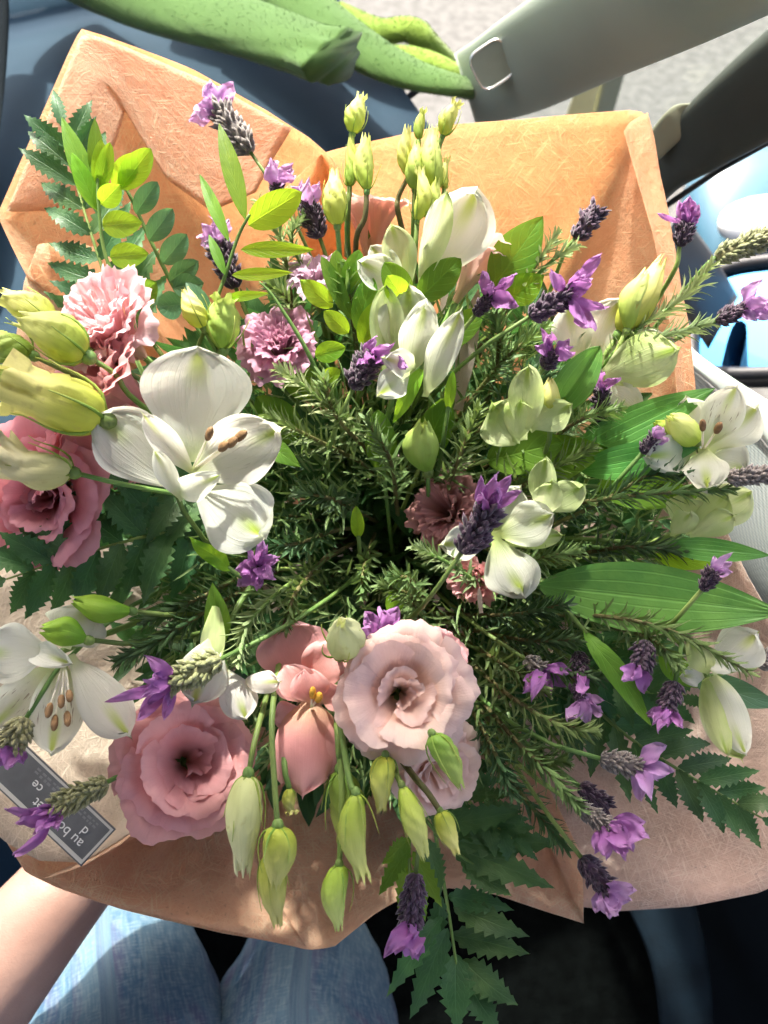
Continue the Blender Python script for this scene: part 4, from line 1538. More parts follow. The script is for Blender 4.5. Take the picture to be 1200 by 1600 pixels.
lily('creamy white lily with green strokes behind the central lavender', (770, 850, .42),
     [((775, 838, .408), (862, 806, .392), 74, dict(bend=.06, cup=.1)),
      ((772, 836, .402), (814, 930, .394), 88, dict(bend=-.03, cup=.02, ruf=.2, notch=.05, wave=.1)),
      ((766, 842, .408), (690, 852, .395), 56, dict(bend=.05, cup=.2)),
      ((772, 838, .41), (812, 762, .40), 60, dict(bend=.0, cup=.2)),
      ((778, 850, .41), (878, 836, .402), 34, dict(bend=.1, cup=.2, m='lily_green'))],
     axis=imgdir(320, .8), seed=6, mat='lily_fresh')
lily('long pale green closed lily hanging at the right above the brown wrap', (1108, 1060, .402),
     [((1108, 1058, .396), (1158, 1184, .378), 74, dict(bend=.02, cup=-.35, m='lily_green', prof='strap')),
      ((1114, 1056, .392), (1166, 1178, .374), 56, dict(bend=.05, cup=-.3, prof='strap')),
      ((1102, 1062, .392), (1136, 1180, .374), 40, dict(bend=.04, cup=-.3, m='lily_green', prof='strap')),
      ((1112, 1050, .398), (1182, 990, .385), 78, dict(bend=.1, cup=-.1)),
      ((1108, 1052, .392), (1076, 1000, .378), 42, dict(bend=.12, cup=.2, m='lily_green')),
      ((1112, 1050, .394), (1128, 1024, .38), 46, dict(bend=.1, cup=.1)),
      ((1100, 1056, .392), (1066, 1056, .382), 34, dict(bend=.1, cup=.1, ruf=.15))],
     axis=imgdir(300, .3), seed=7)
lily('pale yellow white lily petals under the lit rosemary at the right', (930, 590, .425),
     [((925, 596, .415), (1058, 545, .392), 88, dict(bend=.08, cup=-.15, m='lily_green')),
      ((930, 585, .418), (1052, 530, .402), 70, dict(bend=.05, cup=.1)),
      ((920, 580, .42), (968, 468, .405), 80, dict(bend=.0, cup=.15)),
      ((905, 575, .42), (888, 480, .408), 66, dict(bend=.0, cup=.15)),
      ((925, 600, .42), (1000, 650, .41), 66, dict(bend=.1, cup=.1))],
     axis=imgdir(30, .6), seed=8, mat='lily_fresh')
lily('pale green lily petals cupped in the middle right of the bouquet', (818, 690, .425),
     [((812, 690, .408), (770, 632, .398), 88, dict(bend=.10, cup=-.12, m='lily_green', prof='strap')),
      ((818, 688, .405), (826, 572, .388), 56, dict(bend=.1, cup=.2, m='lily_green')),
      ((828, 672, .402), (892, 632, .386), 52, dict(bend=.1, cup=.1, m='lily_green')),
      ((806, 692, .406), (812, 626, .392), 60, dict(bend=.08, cup=-.2, m='lily_green'))],
     axis=imgdir(80, .7), seed=9)
lily('fresh green lily petals above the glossy leaf near the door', (1062, 832, .415),
     [((1062, 832, .406), (1074, 772, .395), 60, dict(bend=.1, cup=-.2, m='lily_green')),
      ((1070, 832, .404), (1136, 772, .39), 60, dict(bend=.08, cup=-.2, m='lily_green')),
      ((1078, 838, .400), (1148, 806, .385), 44, dict(bend=.1, cup=-.3, m='lily_green')),
      ((1076, 830, .408), (1172, 768, .396), 70, dict(bend=.05, cup=-.1, m='lily_green')),
      ((1050, 838, .404), (1078, 800, .388), 38, dict(bend=.1, cup=-.3, m='lily_green'))],
     axis=imgdir(30, .6), seed=10)
lily('white lily petal lying over the top of the dusty rose bloom', (345, 1000, .40),
     [((340, 985, .388), (300, 1098, .372), 84, dict(bend=.06, cup=-.1)),
      ((380, 1066, .388), (438, 1066, .378), 36, dict(bend=.2, cup=-.2, m='lily_pinkish')),
      ((348, 1040, .388), (385, 1122, .38), 60, dict(bend=.1, cup=-.1, m='lily_pinkish')),
      ((338, 930, .395), (330, 1045, .382), 38, dict(bend=.1, cup=.1, m='lily_green'))],
     axis=imgdir(250, .5), seed=11)
lily('yellow green lily petals right of the purple topped lavender', (850, 800, .425),
     [((848, 800, .408), (910, 758, .392), 52, dict(bend=.1, cup=.1, m='lily_green')),
      ((842, 798, .408), (852, 716, .395), 44, dict(bend=.1, cup=.3, m='lily_green')),
      ((850, 806, .406), (862, 752, .388), 48, dict(bend=.1, cup=.1, m='lily_green'))],
     axis=imgdir(40, .6), seed=12)

lily('half open salmon lisianthus with fanned petals left of the blush bloom', (486, 1150, .405),
     [((482, 1090, .402), (448, 972, .398), 118, dict(bend=.02, cup=.05, ruf=.10, rf=2.5)),
      ((486, 1092, .396), (520, 1000, .392), 74, dict(bend=.06, cup=.1, ruf=.1)),
      ((482, 1100, .392), (446, 1040, .386), 64, dict(bend=.12, cup=.2, ruf=.06)),
      ((490, 1100, .390), (476, 1046, .384), 62, dict(bend=.15, cup=.25, ruf=.06)),
      ((480, 1112, .392), (430, 1128, .388), 56, dict(bend=.1, cup=.2)),
      ((498, 1096, .390), (536, 1080, .386), 50, dict(bend=.1, cup=.3)),
      ((484, 1096, .390), (474, 1242, .374), 104, dict(bend=.10, cup=-.25, ruf=.08, prof='strap')),
      ((474, 1110, .392), (442, 1225, .380), 60, dict(bend=.10, cup=-.2, ruf=.08, prof='strap')),
      ((500, 1106, .392), (512, 1215, .380), 56, dict(bend=.10, cup=-.2, ruf=.08, prof='strap'))],
     axis=imgdir(100, .4), seed=41, mat='rose_salmon', name='lisianthus_flower', group='pink lisianthus flowers',
     stamens=[((486, 1104, .386), (488, 1086, .378)), ((488, 1104, .386), (496, 1092, .378))], amat='pollen')

# ---- buds
def buds(rows):
    for i, (label, b, tip, w, mat, kw) in enumerate(rows):
        bud(label, b, tip, w, mat, seed=100 + i * 3, **kw)


buds([
    # upright at the top
    ('topmost of the upright buds left of the cluster, on a thin stalk', (551, 208, .405), (566, 148, .402), 34, 'bud_lime', dict(stem_from=[(546, 300, .41), (543, 380, .42), (560, 480, .46)], frill=.25)),
    ('narrow green bud directly under the topmost bud', (546, 292, .407), (548, 214, .404), 24, 'bud_green', dict(stem_from=[(544, 330, .41), (542, 400, .43)], frill=.05)),
    ('plump bud on a brown stalk right of the topmost bud', (573, 298, .402), (573, 212, .398), 34, 'bud_lime', dict(stem_from=[(570, 340, .405), (556, 380, .415), (560, 480, .46)], stem_mat='stem_brown', frill=.1)),
    ('fat lime bud low beside the peach tube', (527, 352, .405), (522, 266, .40), 38, 'bud_lime', dict(frill=.15)),
    ('leftmost bud of the upright cluster above the white lily', (638, 276, .40), (637, 198, .395), 26, 'bud_lime', dict(stem_from=[(622, 310, .405), (624, 340, .41), (650, 440, .45)], stem_mat='stem_brown', frill=.2)),
    ('dark green bud in the heart of the upright cluster', (648, 296, .398), (652, 222, .394), 30, 'bud_green', dict(frill=.05)),
    ('largest bud of the upright cluster, right of its centre', (678, 296, .396), (678, 200, .392), 38, 'bud_lime', dict(frill=.15)),
    ('slanting topmost bud of the cluster with split pale tips', (692, 212, .398), (716, 158, .394), 28, 'bud_lime', dict(stem_from=[(684, 240, .402), (676, 330, .42)], frill=.5)),
    ('slim small bud standing behind the upright cluster', (654, 218, .404), (662, 170, .402), 18, 'bud_green', dict(stem_from=[(652, 260, .41), (650, 340, .43)], frill=.4)),
    ('short bud of the cluster standing before the lily petals', (652, 345, .394), (656, 262, .389), 26, 'bud_lime', dict(frill=.35)),
    ('thin pale bud at the right side of the upright cluster', (694, 296, .402), (699, 246, .40), 16, 'bud_lime', dict(frill=.5)),
    ('green bud pressed against the upright white lily', (672, 345, .395), (682, 280, .391), 30, 'bud_green', dict(frill=.15)),
    # left
    ('large smooth lime bud pointing left on a thick stalk', (134, 556, .378), (30, 496, .372), 74, 'bud_lime', dict(stem_from=[(180, 585, .385), (230, 640, .40), (420, 760, .52)], frill=.1, fat=.40, twist=.6)),
    ('lime bud behind the large smooth one at the left edge', (85, 512, .388), (0, 462, .384), 58, 'bud_lime', dict(frill=.2, twist=.8)),
    ('frilly open lime bud lying over the rose pink blooms', (162, 655, .368), (4, 596, .362), 92, 'bud_lime', dict(frill=.75, twist=.5, fat=.36, fs=.62)),
    ('pale frilled bud pointing left above the dark rose bloom', (112, 738, .370), (-4, 706, .366), 62, 'bud_cream', dict(frill=.85, twist=.5, fat=.35, fs=.6)),
    ('green bud half outside the left edge', (50, 555, .386), (-22, 520, .384), 54, 'bud_green', dict(frill=.25)),
    ('tiny pale bud tip at the left edge between lime buds', (24, 592, .386), (-26, 578, .384), 30, 'bud_lime', dict(frill=.3)),
    # hanging at the bottom
    ('cream coloured bud hanging left of the lime hanging buds', (388, 1212, .368), (380, 1362, .364), 58, 'bud_cream', dict(fs=.8, stem_from=[(400, 1150, .375), (430, 1040, .41)], frill=.2, twist=.5, fat=.35)),
    ('short lime bud on a thick straight stalk in the hanging group', (434, 1292, .355), (430, 1385, .353), 56, 'bud_lime', dict(stem_from=[(430, 1240, .358), (425, 1120, .372), (440, 1010, .41)], frill=.05, twist=.7)),
    ('long cream tipped lime bud hanging lowest on the left stalk', (424, 1332, .363), (434, 1446, .358), 46, 'bud_lime', dict(frill=.15, stem=False, twist=.7)),
    ('small green bud with curled tip right of the thick stalk', (452, 1232, .374), (456, 1272, .372), 22, 'bud_lime', dict(stem_from=[(444, 1190, .378), (440, 1060, .41)], frill=.7)),
    ('wide green bud behind the bright yellow hanging bud', (532, 1205, .378), (536, 1318, .374), 58, 'bud_green', dict(stem_from=[(528, 1160, .38), (524, 1060, .41)], frill=.1)),
    ('bright yellow lime bud hanging below the blush bloom', (556, 1240, .362), (568, 1372, .358), 46, 'bud_lime', dict(frill=.25, stem_from=[(545, 1215, .366), (530, 1120, .38)], twist=.7)),
    ('lowest small lime bud hanging on its own stalk', (530, 1352, .364), (530, 1452, .361), 42, 'bud_lime', dict(stem_from=[(532, 1310, .367), (534, 1230, .372), (526, 1130, .385)], frill=.1, twist=.6)),
    ('green bud right of the bright yellow hanging bud', (602, 1182, .368), (596, 1268, .366), 40, 'bud_lime', dict(frill=.2, stem_from=[(600, 1172, .385), (604, 1150, .425), (610, 1050, .47)])),
    ('slender green bud slanting over the half hidden pale pink bloom', (628, 1228, .362), (664, 1338, .359), 38, 'bud_lime', dict(frill=.12, stem_from=[(614, 1198, .375), (606, 1172, .41), (606, 1060, .47)])),
    ('green bud on a bent brown stalk lowest right of the hanging buds', (688, 1268, .366), (714, 1334, .364), 34, 'bud_lime', dict(stem_from=[(668, 1238, .368), (646, 1212, .372), (600, 1150, .40)], stem_mat='stem_brown', frill=.15)),
    ('pointed green bud lying between the blush and pale pink blooms', (676, 1148, .358), (720, 1230, .356), 42, 'bud_green', dict(frill=.05, stem_from=[(670, 1140, .380), (664, 1130, .42)])),
    ('cream bud seen end on above the blush bloom', (530, 1022, .382), (533, 972, .358), 62, 'bud_cream', dict(frill=.0, fat=.5, twist=.5)),
    # between the leaves
    ('lime bud between the leafy sprigs above the white lily', (318, 512, .405), (290, 452, .40), 38, 'bud_lime', dict(frill=.1)),
    ('pale half open green bud right of the narrow leaf sprig', (348, 545, .41), (352, 460, .402), 58, 'bud_green', dict(frill=.5)),
])
LB = dict(group='green lily buds', name='lily_bud', twist=.35, lobes=3, frill=0.0, sepals=0)
buds([
    ('round yellow green lily bud beside the sunlit white lily', (1086, 690, .398), (1046, 652, .386), 50, 'bud_lime', dict(LB, fat=.45)),
    ('smaller green lily bud tucked left of the round one', (1050, 684, .40), (1024, 660, .396), 34, 'bud_leafy', dict(LB, fat=.45)),
    ('glossy green lily bud above the white lily at the left edge', (136, 1000, .380), (66, 984, .372), 50, 'bud_leafy', dict(LB, fat=.5)),
    ('bean shaped bright green lily bud left of the rosemary', (205, 955, .388), (116, 938, .378), 44, 'bud_leafy', dict(LB, fat=.55)),
    ('blurred round green lily bud deep in the centre', (668, 735, .42), (662, 660, .40), 58, 'bud_green', dict(LB, fat=.5)),
    ('small yellow lily bud by the pale cupped petals', (862, 640, .395), (860, 592, .388), 34, 'bud_lime', dict(LB, fat=.5)),
    ('long yellow green closed lily bud against the sunlit wrap', (968, 520, .408), (1035, 405, .40), 52, 'bud_lime', dict(LB, fat=.5)),
    ('second long closed lily bud close beside the sunlit rosemary', (980, 515, .402), (1010, 425, .395), 40, 'bud_lime', dict(LB, fat=.5)),
])

# ---- french lavender
lavender('faded lavender leaning over the tall orange wrap corner', (392, 238, .455), (338, 168, .452), 56,
         autobracts((338, 168), 140, .448, 44, 5, 34, 1, 150), 'spike_grey', 'bract_pale', 1)
lavender('dark lavender with pale bracts between the two leafy sprigs', (368, 450, .435), (338, 375, .430), 44,
         autobracts((338, 375), 110, .428, 32, 4, 24, 2, 120), 'spike_purple', 'bract_pale', 2)
lavender('dark plump lavender left of the low fat bud', (500, 372, .425), (478, 312, .42), 46, autobracts((478, 312), 95, .418, 34, 4, 24, 3, 80), 'spike_purple', 'bract_pale', 3)
lavender('lavender with mauve flag bracts above the broad lit leaf', (434, 318, .44), (432, 285, .436), 28, autobracts((432, 285), 75, .434, 40, 4, 24, 4, 90), 'spike_purple', 'bract_pale', 4)
lavender('brown purple lavender left of the side facing white lily', (552, 606, .395), (582, 552, .385), 50,
         [((560, 572, .375), 20), ((612, 540, .375), 28), ((642, 572, .375), 30), ((584, 528, .38), 24), ((572, 548, .372), 20)], 'spike_purple', 'bract', 5)
lavender('bare dark lavender head standing against the sunlit orange wrap', (898, 372, .43), (934, 326, .425), 40, (), 'spike_purple', 'bract', 6, stem_from=[(880, 400, .435), (850, 480, .46)])
lavender('small lavender with three pale violet bracts beside the pointed leaf', (742, 492, .405), (768, 462, .40), 30,
         [((752, 428, .395), 26), ((808, 430, .392), 22), ((806, 478, .394), 36), ((772, 440, .392), 20)], 'spike_purple', 'bract', 7)
lavender('big lavender with long violet bracts before the orange wrap', (828, 494, .388), (892, 458, .38), 50,
         [((936, 396, .37), 26), ((926, 516, .37), 34), ((864, 428, .372), 24), ((948, 482, .368), 24), ((920, 440, .366), 30), ((905, 425, .372), 22)], 'spike_purple', 'bract', 8)
lavender('stubby lavender under the big violet one', (850, 575, .395), (868, 552, .39), 36, autobracts((866, 552), 80, .384, 34, 4, 24, 9, 150), 'spike_purple', 'bract', 9)
lavender('lavender crossing the bright right edge of the orange wrap', (1062, 385, .41), (1074, 348, .405), 34,
         [((1078, 308, .40), 30), ((1028, 334, .398), 10), ((1092, 322, .402), 24), ((1062, 318, .40), 20)], 'spike_purple', 'bract', 10, stem_from=[(1050, 430, .415), (980, 540, .46)])
lavender('fuzzy grey green lavender head in front of the door mirror', (1118, 402, .40), (1205, 368, .395), 44, autobracts((1205, 368), 10, .39, 30, 3, 20, 11, 60), 'spike_olive', 'bract', 11,
         stem_from=[(1090, 430, .405), (1000, 540, .46)])
lavender('lavender with a pink violet flag over the mirror glass', (1118, 502, .40), (1164, 482, .395), 32,
         [((1184, 436, .388), 22), ((1216, 486, .388), 34), ((1204, 466, .386), 26), ((1180, 500, .39), 20)], 'spike_purple', 'bract_pale', 12, stem_from=[(1080, 518, .405), (980, 570, .45)])
lavender('brown stick like lavender head at the right edge', (1136, 748, .385), (1222, 740, .38), 40, (), 'spike_grey', 'bract', 13, stem_from=[(1100, 756, .39), (960, 800, .46)])
lavender('tiny dark lavender between the long leaves at the right', (1004, 708, .392), (1022, 684, .388), 32, autobracts((1022, 684), 40, .384, 22, 4, 15, 14, 80), 'spike_purple', 'bract_pale', 14)
lavender('large woolly lavender with bright purple crown in the centre', (722, 862, .375), (768, 792, .368), 56,
         [((750, 744, .36), 24), ((800, 742, .36), 24), ((776, 740, .358), 26), ((812, 768, .362), 22), ((748, 775, .356), 24), ((784, 762, .355), 26)], 'spike_purple', 'bract', 15)
lavender('purple lavender tuft below the big white lily', (425, 888, .42), (402, 886, .405), 30, autobracts((402, 886), 180, .398, 38, 7, 26, 16, 300), 'spike_purple', 'bract', 16)
lavender('grey green lavender with magenta bracts over the dusty rose', (345, 1030, .375), (266, 1066, .368), 56,
         [((232, 1030, .36), 28), ((164, 1098, .36), 20), ((214, 1122, .362), 30), ((258, 1124, .364), 22), ((236, 1062, .356), 34), ((222, 1090, .356), 24)], 'spike_olive', 'bract', 17)
lavender('bright purple bracts peeping out above the blush bloom', (592, 1006, .405), (598, 990, .395), 28, autobracts((600, 988), 60, .388, 40, 7, 28, 18, 240), 'spike_grey', 'bract', 18)
lavender('olive headed lavender lying across the slate card', (168, 1222, .372), (82, 1262, .364), 46,
         [((8, 1274, .356), 20), ((28, 1290, .356), 32), ((26, 1342, .354), 22), ((60, 1302, .352), 30), ((88, 1296, .358), 26)], 'spike_olive', 'bract', 19)
lavender('dark lavender with purple skirt at the left edge over the card', (40, 1122, .368), (18, 1168, .362), 52, autobracts((16, 1168), 260, .358, 36, 5, 28, 20, 110), 'spike_olive', 'bract', 20)
lavender('dark lavender with white lit bracts over the ribbed leaf', (1098, 922, .375), (1118, 890, .37), 36, autobracts((1120, 888), 45, .365, 24, 4, 16, 21, 110), 'spike_purple', 'bract_pale', 21)
lavender('upright dark lavender with pink bracts under the pale rosemary', (1010, 1002, .385), (1000, 1042, .38), 40, autobracts((1000, 1042), 255, .375, 36, 5, 24, 22, 90), 'spike_purple', 'bract', 22)
lavender('dark lavender hanging beside the narrow curved leaf', (1056, 1066, .382), (1042, 1108, .378), 36, autobracts((1042, 1108), 250, .374, 32, 5, 22, 23, 120), 'spike_purple', 'bract', 23)
lavender('dim purple lavender in the shaded rosemary', (820, 1030, .405), (848, 1048, .40), 34, autobracts((850, 1048), 290, .395, 40, 5, 24, 24, 140), 'spike_grey', 'bract', 24)
lavender('shaded lavender with a violet tail above the bright rosemary tip', (902, 1018, .405), (908, 1052, .40), 34, autobracts((908, 1054), 265, .395, 30, 3, 22, 25, 50), 'spike_purple', 'bract', 25)
lavender('lone violet lavender bracts hanging among the right hand needles', (898, 1068, .40), (908, 1092, .395), 22, autobracts((908, 1090), 285, .388, 44, 5, 22, 26, 110), 'spike_purple', 'bract_pale', 26)
lavender('grey lavender with pale violet bracts before the right hand fern', (938, 1186, .385), (1000, 1198, .38), 40, autobracts((1002, 1198), 330, .374, 46, 5, 32, 27, 130), 'spike_grey', 'bract_pale', 27)
lavender('grey lavender with bright magenta bracts against the brown wrap', (905, 1262, .385), (952, 1290, .378), 40, autobracts((952, 1292), 310, .372, 54, 6, 36, 28, 120), 'spike_grey', 'bract', 28)
lavender('black lavender head behind the grey one against the wrap', (905, 1228, .40), (952, 1262, .396), 44, (), 'spike_purple', 'bract', 281)
lavender('lowest dark lavender with mauve bracts over the wrap edge', (908, 1340, .39), (950, 1392, .384), 44, autobracts((950, 1394), 300, .378, 42, 5, 34, 29, 120), 'spike_purple', 'bract_pale', 29)
lavender('blurred dark lavender pointing down over the bottom fern', (650, 1365, .395), (640, 1448, .39), 46, autobracts((640, 1446), 262, .385, 54, 4, 34, 30, 60), 'spike_purple', 'bract', 30)
lavender('grey tip of a lavender head at the far right edge', (1182, 1038, .40), (1222, 1022, .398), 44, (), 'spike_grey', 'bract', 31)
lavender('dark purple lavender before the orange gap under the pale petals', (938, 662, .415), (940, 606, .41), 38, autobracts((940, 606), 90, .405, 26, 3, 18, 32, 80), 'spike_purple', 'bract', 32)

# ---- rosemary
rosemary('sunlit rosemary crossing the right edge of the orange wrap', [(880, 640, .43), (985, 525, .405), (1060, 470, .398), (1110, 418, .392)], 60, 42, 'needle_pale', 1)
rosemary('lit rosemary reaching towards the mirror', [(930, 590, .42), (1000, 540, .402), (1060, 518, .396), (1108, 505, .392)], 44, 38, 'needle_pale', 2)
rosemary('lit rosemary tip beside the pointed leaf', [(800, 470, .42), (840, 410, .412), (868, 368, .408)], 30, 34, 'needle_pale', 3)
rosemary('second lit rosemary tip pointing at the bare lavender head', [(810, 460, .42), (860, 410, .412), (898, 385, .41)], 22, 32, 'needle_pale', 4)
rosemary('dark rosemary fan under the violet bracts in the middle', [(740, 620, .435), (790, 560, .415), (850, 512, .405)], 50, 44, 'needle', 5)
rosemary('rosemary sprig left of the lavender under the side facing lily', [(590, 690, .44), (520, 640, .405), (470, 600, .39), (440, 580, .386)], 40, 40, 'needle_pale', 6)
rosemary('rosemary tuft at the foot of the long thin grass stem', [(570, 700, .44), (525, 650, .405), (505, 590, .392)], 34, 42, 'needle', 7)
rosemary('silvery rosemary beside the broad lit leaf', [(450, 440, .435), (440, 380, .425), (405, 320, .42)], 34, 34, 'needle_pale', 8)
rosemary('silver white rosemary under the broad lit leaf', [(480, 430, .43), (455, 375, .424), (470, 340, .42)], 30, 30, 'needle_pale', 9)
rosemary('pale rosemary in front of the woolly lavender', [(760, 920, .435), (700, 880, .395), (650, 855, .385)], 44, 34, 'needle_pale', 10)
rosemary('small rosemary tuft below the dusky petals', [(660, 930, .43), (640, 905, .40), (618, 900, .395)], 26, 34, 'needle', 11)
rosemary('pale rosemary branching above the dusty rose', [(500, 880, .44), (430, 930, .40), (385, 980, .385), (372, 1030, .38)], 54, 40, 'needle_pale', 12)
rosemary('rosemary hanging over the dusky fanned petals', [(500, 880, .44), (460, 930, .402), (448, 980, .395)], 36, 34, 'needle', 13)
rosemary('soft rosemary tuft in the dark centre', [(580, 850, .46), (568, 890, .42), (565, 935, .41)], 34, 30, 'needle', 14)
rosemary('long rosemary sprig over the ribbed leaf towards the right edge', [(860, 960, .43), (960, 965, .392), (1060, 990, .38), (1170, 1050, .375)], 64, 42, 'needle', 15)
rosemary('fine rosemary above the ribbed leaf', [(830, 800, .43), (940, 780, .40), (1040, 770, .39), (1140, 765, .385)], 64, 44, 'needle', 16)
rosemary('second fine rosemary stretched to the sunlit lily', [(840, 830, .43), (930, 790, .405), (1010, 745, .395), (1070, 740, .39)], 56, 44, 'needle_dark', 17)
rosemary('bright tipped rosemary right of the blush bloom', [(740, 1040, .44), (800, 1090, .40), (870, 1130, .385), (926, 1142, .38)], 56, 44, 'needle', 18)
rosemary('bright tipped rosemary pointing at the grey lavender', [(740, 1080, .44), (800, 1150, .40), (860, 1210, .385), (902, 1258, .38)], 58, 44, 'needle', 19)
rosemary('rosemary hanging beside the half hidden pale pink bloom', [(720, 1080, .44), (770, 1170, .40), (800, 1240, .392)], 46, 40, 'needle_dark', 20)
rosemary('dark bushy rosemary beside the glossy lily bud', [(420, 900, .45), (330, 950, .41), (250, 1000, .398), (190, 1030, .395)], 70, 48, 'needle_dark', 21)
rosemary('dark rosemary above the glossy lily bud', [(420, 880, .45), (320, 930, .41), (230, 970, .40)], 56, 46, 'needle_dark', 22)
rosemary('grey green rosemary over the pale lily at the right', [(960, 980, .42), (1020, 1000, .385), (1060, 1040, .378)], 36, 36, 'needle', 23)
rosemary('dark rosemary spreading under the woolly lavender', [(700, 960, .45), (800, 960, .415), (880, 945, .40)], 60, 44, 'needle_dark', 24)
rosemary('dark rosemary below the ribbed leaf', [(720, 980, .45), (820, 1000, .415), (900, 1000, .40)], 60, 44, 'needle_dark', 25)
EX = [('rosemary leaning over the wide dark leaf', [(760, 790, .45), (850, 740, .412), (920, 700, .402)], 'needle'),
      ('rosemary under the glinting leaf by the door', [(880, 870, .44), (980, 855, .405), (1070, 862, .396)], 'needle_dark'),
      ('rosemary between the ribbed leaf and the coral ruffle', [(760, 900, .44), (830, 875, .408), (900, 862, .40)], 'needle'),
      ('rosemary right of the pale cupped petals', [(820, 720, .44), (900, 660, .41), (960, 640, .402)], 'needle'),
      ('rosemary behind the small yellow lily bud', [(760, 660, .44), (820, 600, .415), (880, 590, .408)], 'needle_dark'),
      ('feathery rosemary over the dark gap right of the blush bloom', [(740, 1010, .44), (790, 1040, .405), (850, 1080, .395)], 'needle'),
      ('feathery rosemary hanging left of the grey lavender', [(760, 1120, .44), (830, 1180, .402), (880, 1190, .394)], 'needle'),
      ('soft rosemary under the right hand lavender pair', [(780, 1000, .44), (860, 1040, .405), (940, 1060, .398)], 'needle_dark'),
      ('rosemary spray above the lowest dark lavender', [(760, 1170, .44), (830, 1260, .41), (880, 1320, .402)], 'needle_dark'),
      ('rosemary beside the small coral ruffle', [(650, 960, .44), (640, 930, .41), (600, 915, .402)], 'needle'),
      ('rosemary in front of the dark leaf under the mauve bloom', [(560, 720, .45), (480, 680, .415), (420, 650, .405)], 'needle'),
      ('rosemary below the big lily reaching to the purple tuft', [(520, 830, .45), (460, 850, .415), (400, 850, .405)], 'needle_dark'),
      ('rosemary across the hollow above the purple tuft', [(560, 800, .45), (520, 780, .415), (470, 770, .405)], 'needle_dark'),
      ('rosemary rising beside the blurred round bud', [(620, 790, .45), (610, 720, .415), (575, 660, .405)], 'needle'),
      ('rosemary in the hollow right of the blurred bud', [(690, 780, .45), (720, 710, .415), (745, 640, .405)], 'needle'),
      ('bright rosemary standing among the leaves under the upright lily', [(560, 560, .44), (548, 480, .412), (540, 420, .405)], 'needle'),
      ('rosemary beside the wide straw strip', [(770, 600, .44), (780, 540, .412), (775, 500, .405)], 'needle'),
      ('fine rosemary between the lilac bloom and leaf sprig', [(480, 520, .44), (450, 470, .42), (420, 440, .415)], 'needle')]
for i, (lab, pth, mt) in enumerate(EX):
    rosemary(lab, pth, 48, 42, mt, 300 + i)
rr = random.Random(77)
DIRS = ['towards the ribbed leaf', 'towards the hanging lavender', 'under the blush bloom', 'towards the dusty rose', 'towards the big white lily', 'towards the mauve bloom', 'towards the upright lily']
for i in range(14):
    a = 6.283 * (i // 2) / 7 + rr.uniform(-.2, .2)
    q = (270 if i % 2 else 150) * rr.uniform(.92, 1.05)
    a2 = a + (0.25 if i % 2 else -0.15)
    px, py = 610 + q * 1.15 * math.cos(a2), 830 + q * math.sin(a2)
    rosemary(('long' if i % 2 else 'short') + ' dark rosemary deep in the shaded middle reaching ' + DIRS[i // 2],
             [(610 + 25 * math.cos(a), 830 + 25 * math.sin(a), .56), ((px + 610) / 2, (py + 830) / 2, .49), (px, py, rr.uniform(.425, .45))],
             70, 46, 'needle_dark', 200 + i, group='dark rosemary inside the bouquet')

# ---- leafy sprigs
D1 = .418
sprig('round leaved sprig with leaves on both sides before the tall wrap corner', [(245, 545, .44), (200, 470, .425), (165, 400, .42), (154, 320, .416), (152, 270, .414)],
      [((153, 330, D1), (112, 238, .412), 30, dict(prof='leaf')), ((154, 330, D1), (96, 182, .414), 34, dict(prof='leaf', m='leaf_mid')), ((155, 300, D1), (172, 222, .41), 26, dict(m='leaf_bright')),
       ((152, 290, D1), (148, 184, .412), 26, dict(prof='leaf', m='leaf_mid')), ((158, 320, D1), (188, 288, .408), 36, dict()),
       ((160, 352, D1), (222, 348, .406), 42, dict()), ((172, 402, D1), (232, 396, .406), 40, dict()), ((154, 300, D1), (158, 218, .41), 26, dict()),
       ((208, 472, .42), (244, 440, .41), 44, dict(m='leaf_mid'))], 1)
sprig('blue green round leaved sprig leaning right beside the first sprig', [(300, 500, .44), (262, 430, .43), (235, 375, .426), (205, 310, .422), (182, 270, .42)],
      [((188, 296, .42), (236, 232, .414), 42, dict(m='leaf_bright')), ((178, 292, .42), (212, 240, .414), 36, dict(m='leaf_bright')), ((212, 334, .42), (246, 284, .414), 34, dict()), ((232, 376, .422), (270, 326, .416), 36, dict()),
       ((254, 412, .424), (292, 366, .418), 38, dict()), ((265, 440, .425), (310, 408, .42), 34, dict()), ((270, 450, .425), (318, 442, .418), 38, dict()), ((285, 475, .425), (245, 480, .418), 44, dict())],
      2, mat='leaf_blue')
D2 = .405
sprig('sprig with long narrow lit leaves on its right side', [(306, 550, .43), (330, 490, .412), (352, 430, .408), (372, 370, .404), (390, 335, .40)],
      [((388, 352, D2), (472, 300, .392), 52, dict(prof='oval')), ((376, 390, D2), (492, 390, .396), 26, dict(prof='leaf')), ((362, 430, D2), (458, 426, .397), 20, dict(prof='leaf')),
       ((350, 466, D2), (420, 458, .398), 16, dict(prof='leaf')), ((384, 345, D2), (342, 192, .41), 30, dict(prof='leaf', m='leaf_mid')), ((358, 378, D2), (312, 272, .414), 20, dict(prof='leaf', m='leaf_mid')),
       ((352, 430, D2), (326, 366, .41), 16, dict(prof='leaf', m='leaf_mid')), ((330, 490, .41), (290, 440, .412), 26, dict(prof='leaf', m='leaf_blue'))], 3)
sprig('small bright sprig with blunt leaves left of the brown purple lavender', [(528, 640, .42), (520, 590, .405), (500, 555, .40)],
      [((492, 556, .398), (540, 542, .39), 34, dict()), ((505, 592, .40), (532, 578, .394), 24, dict())], 4)
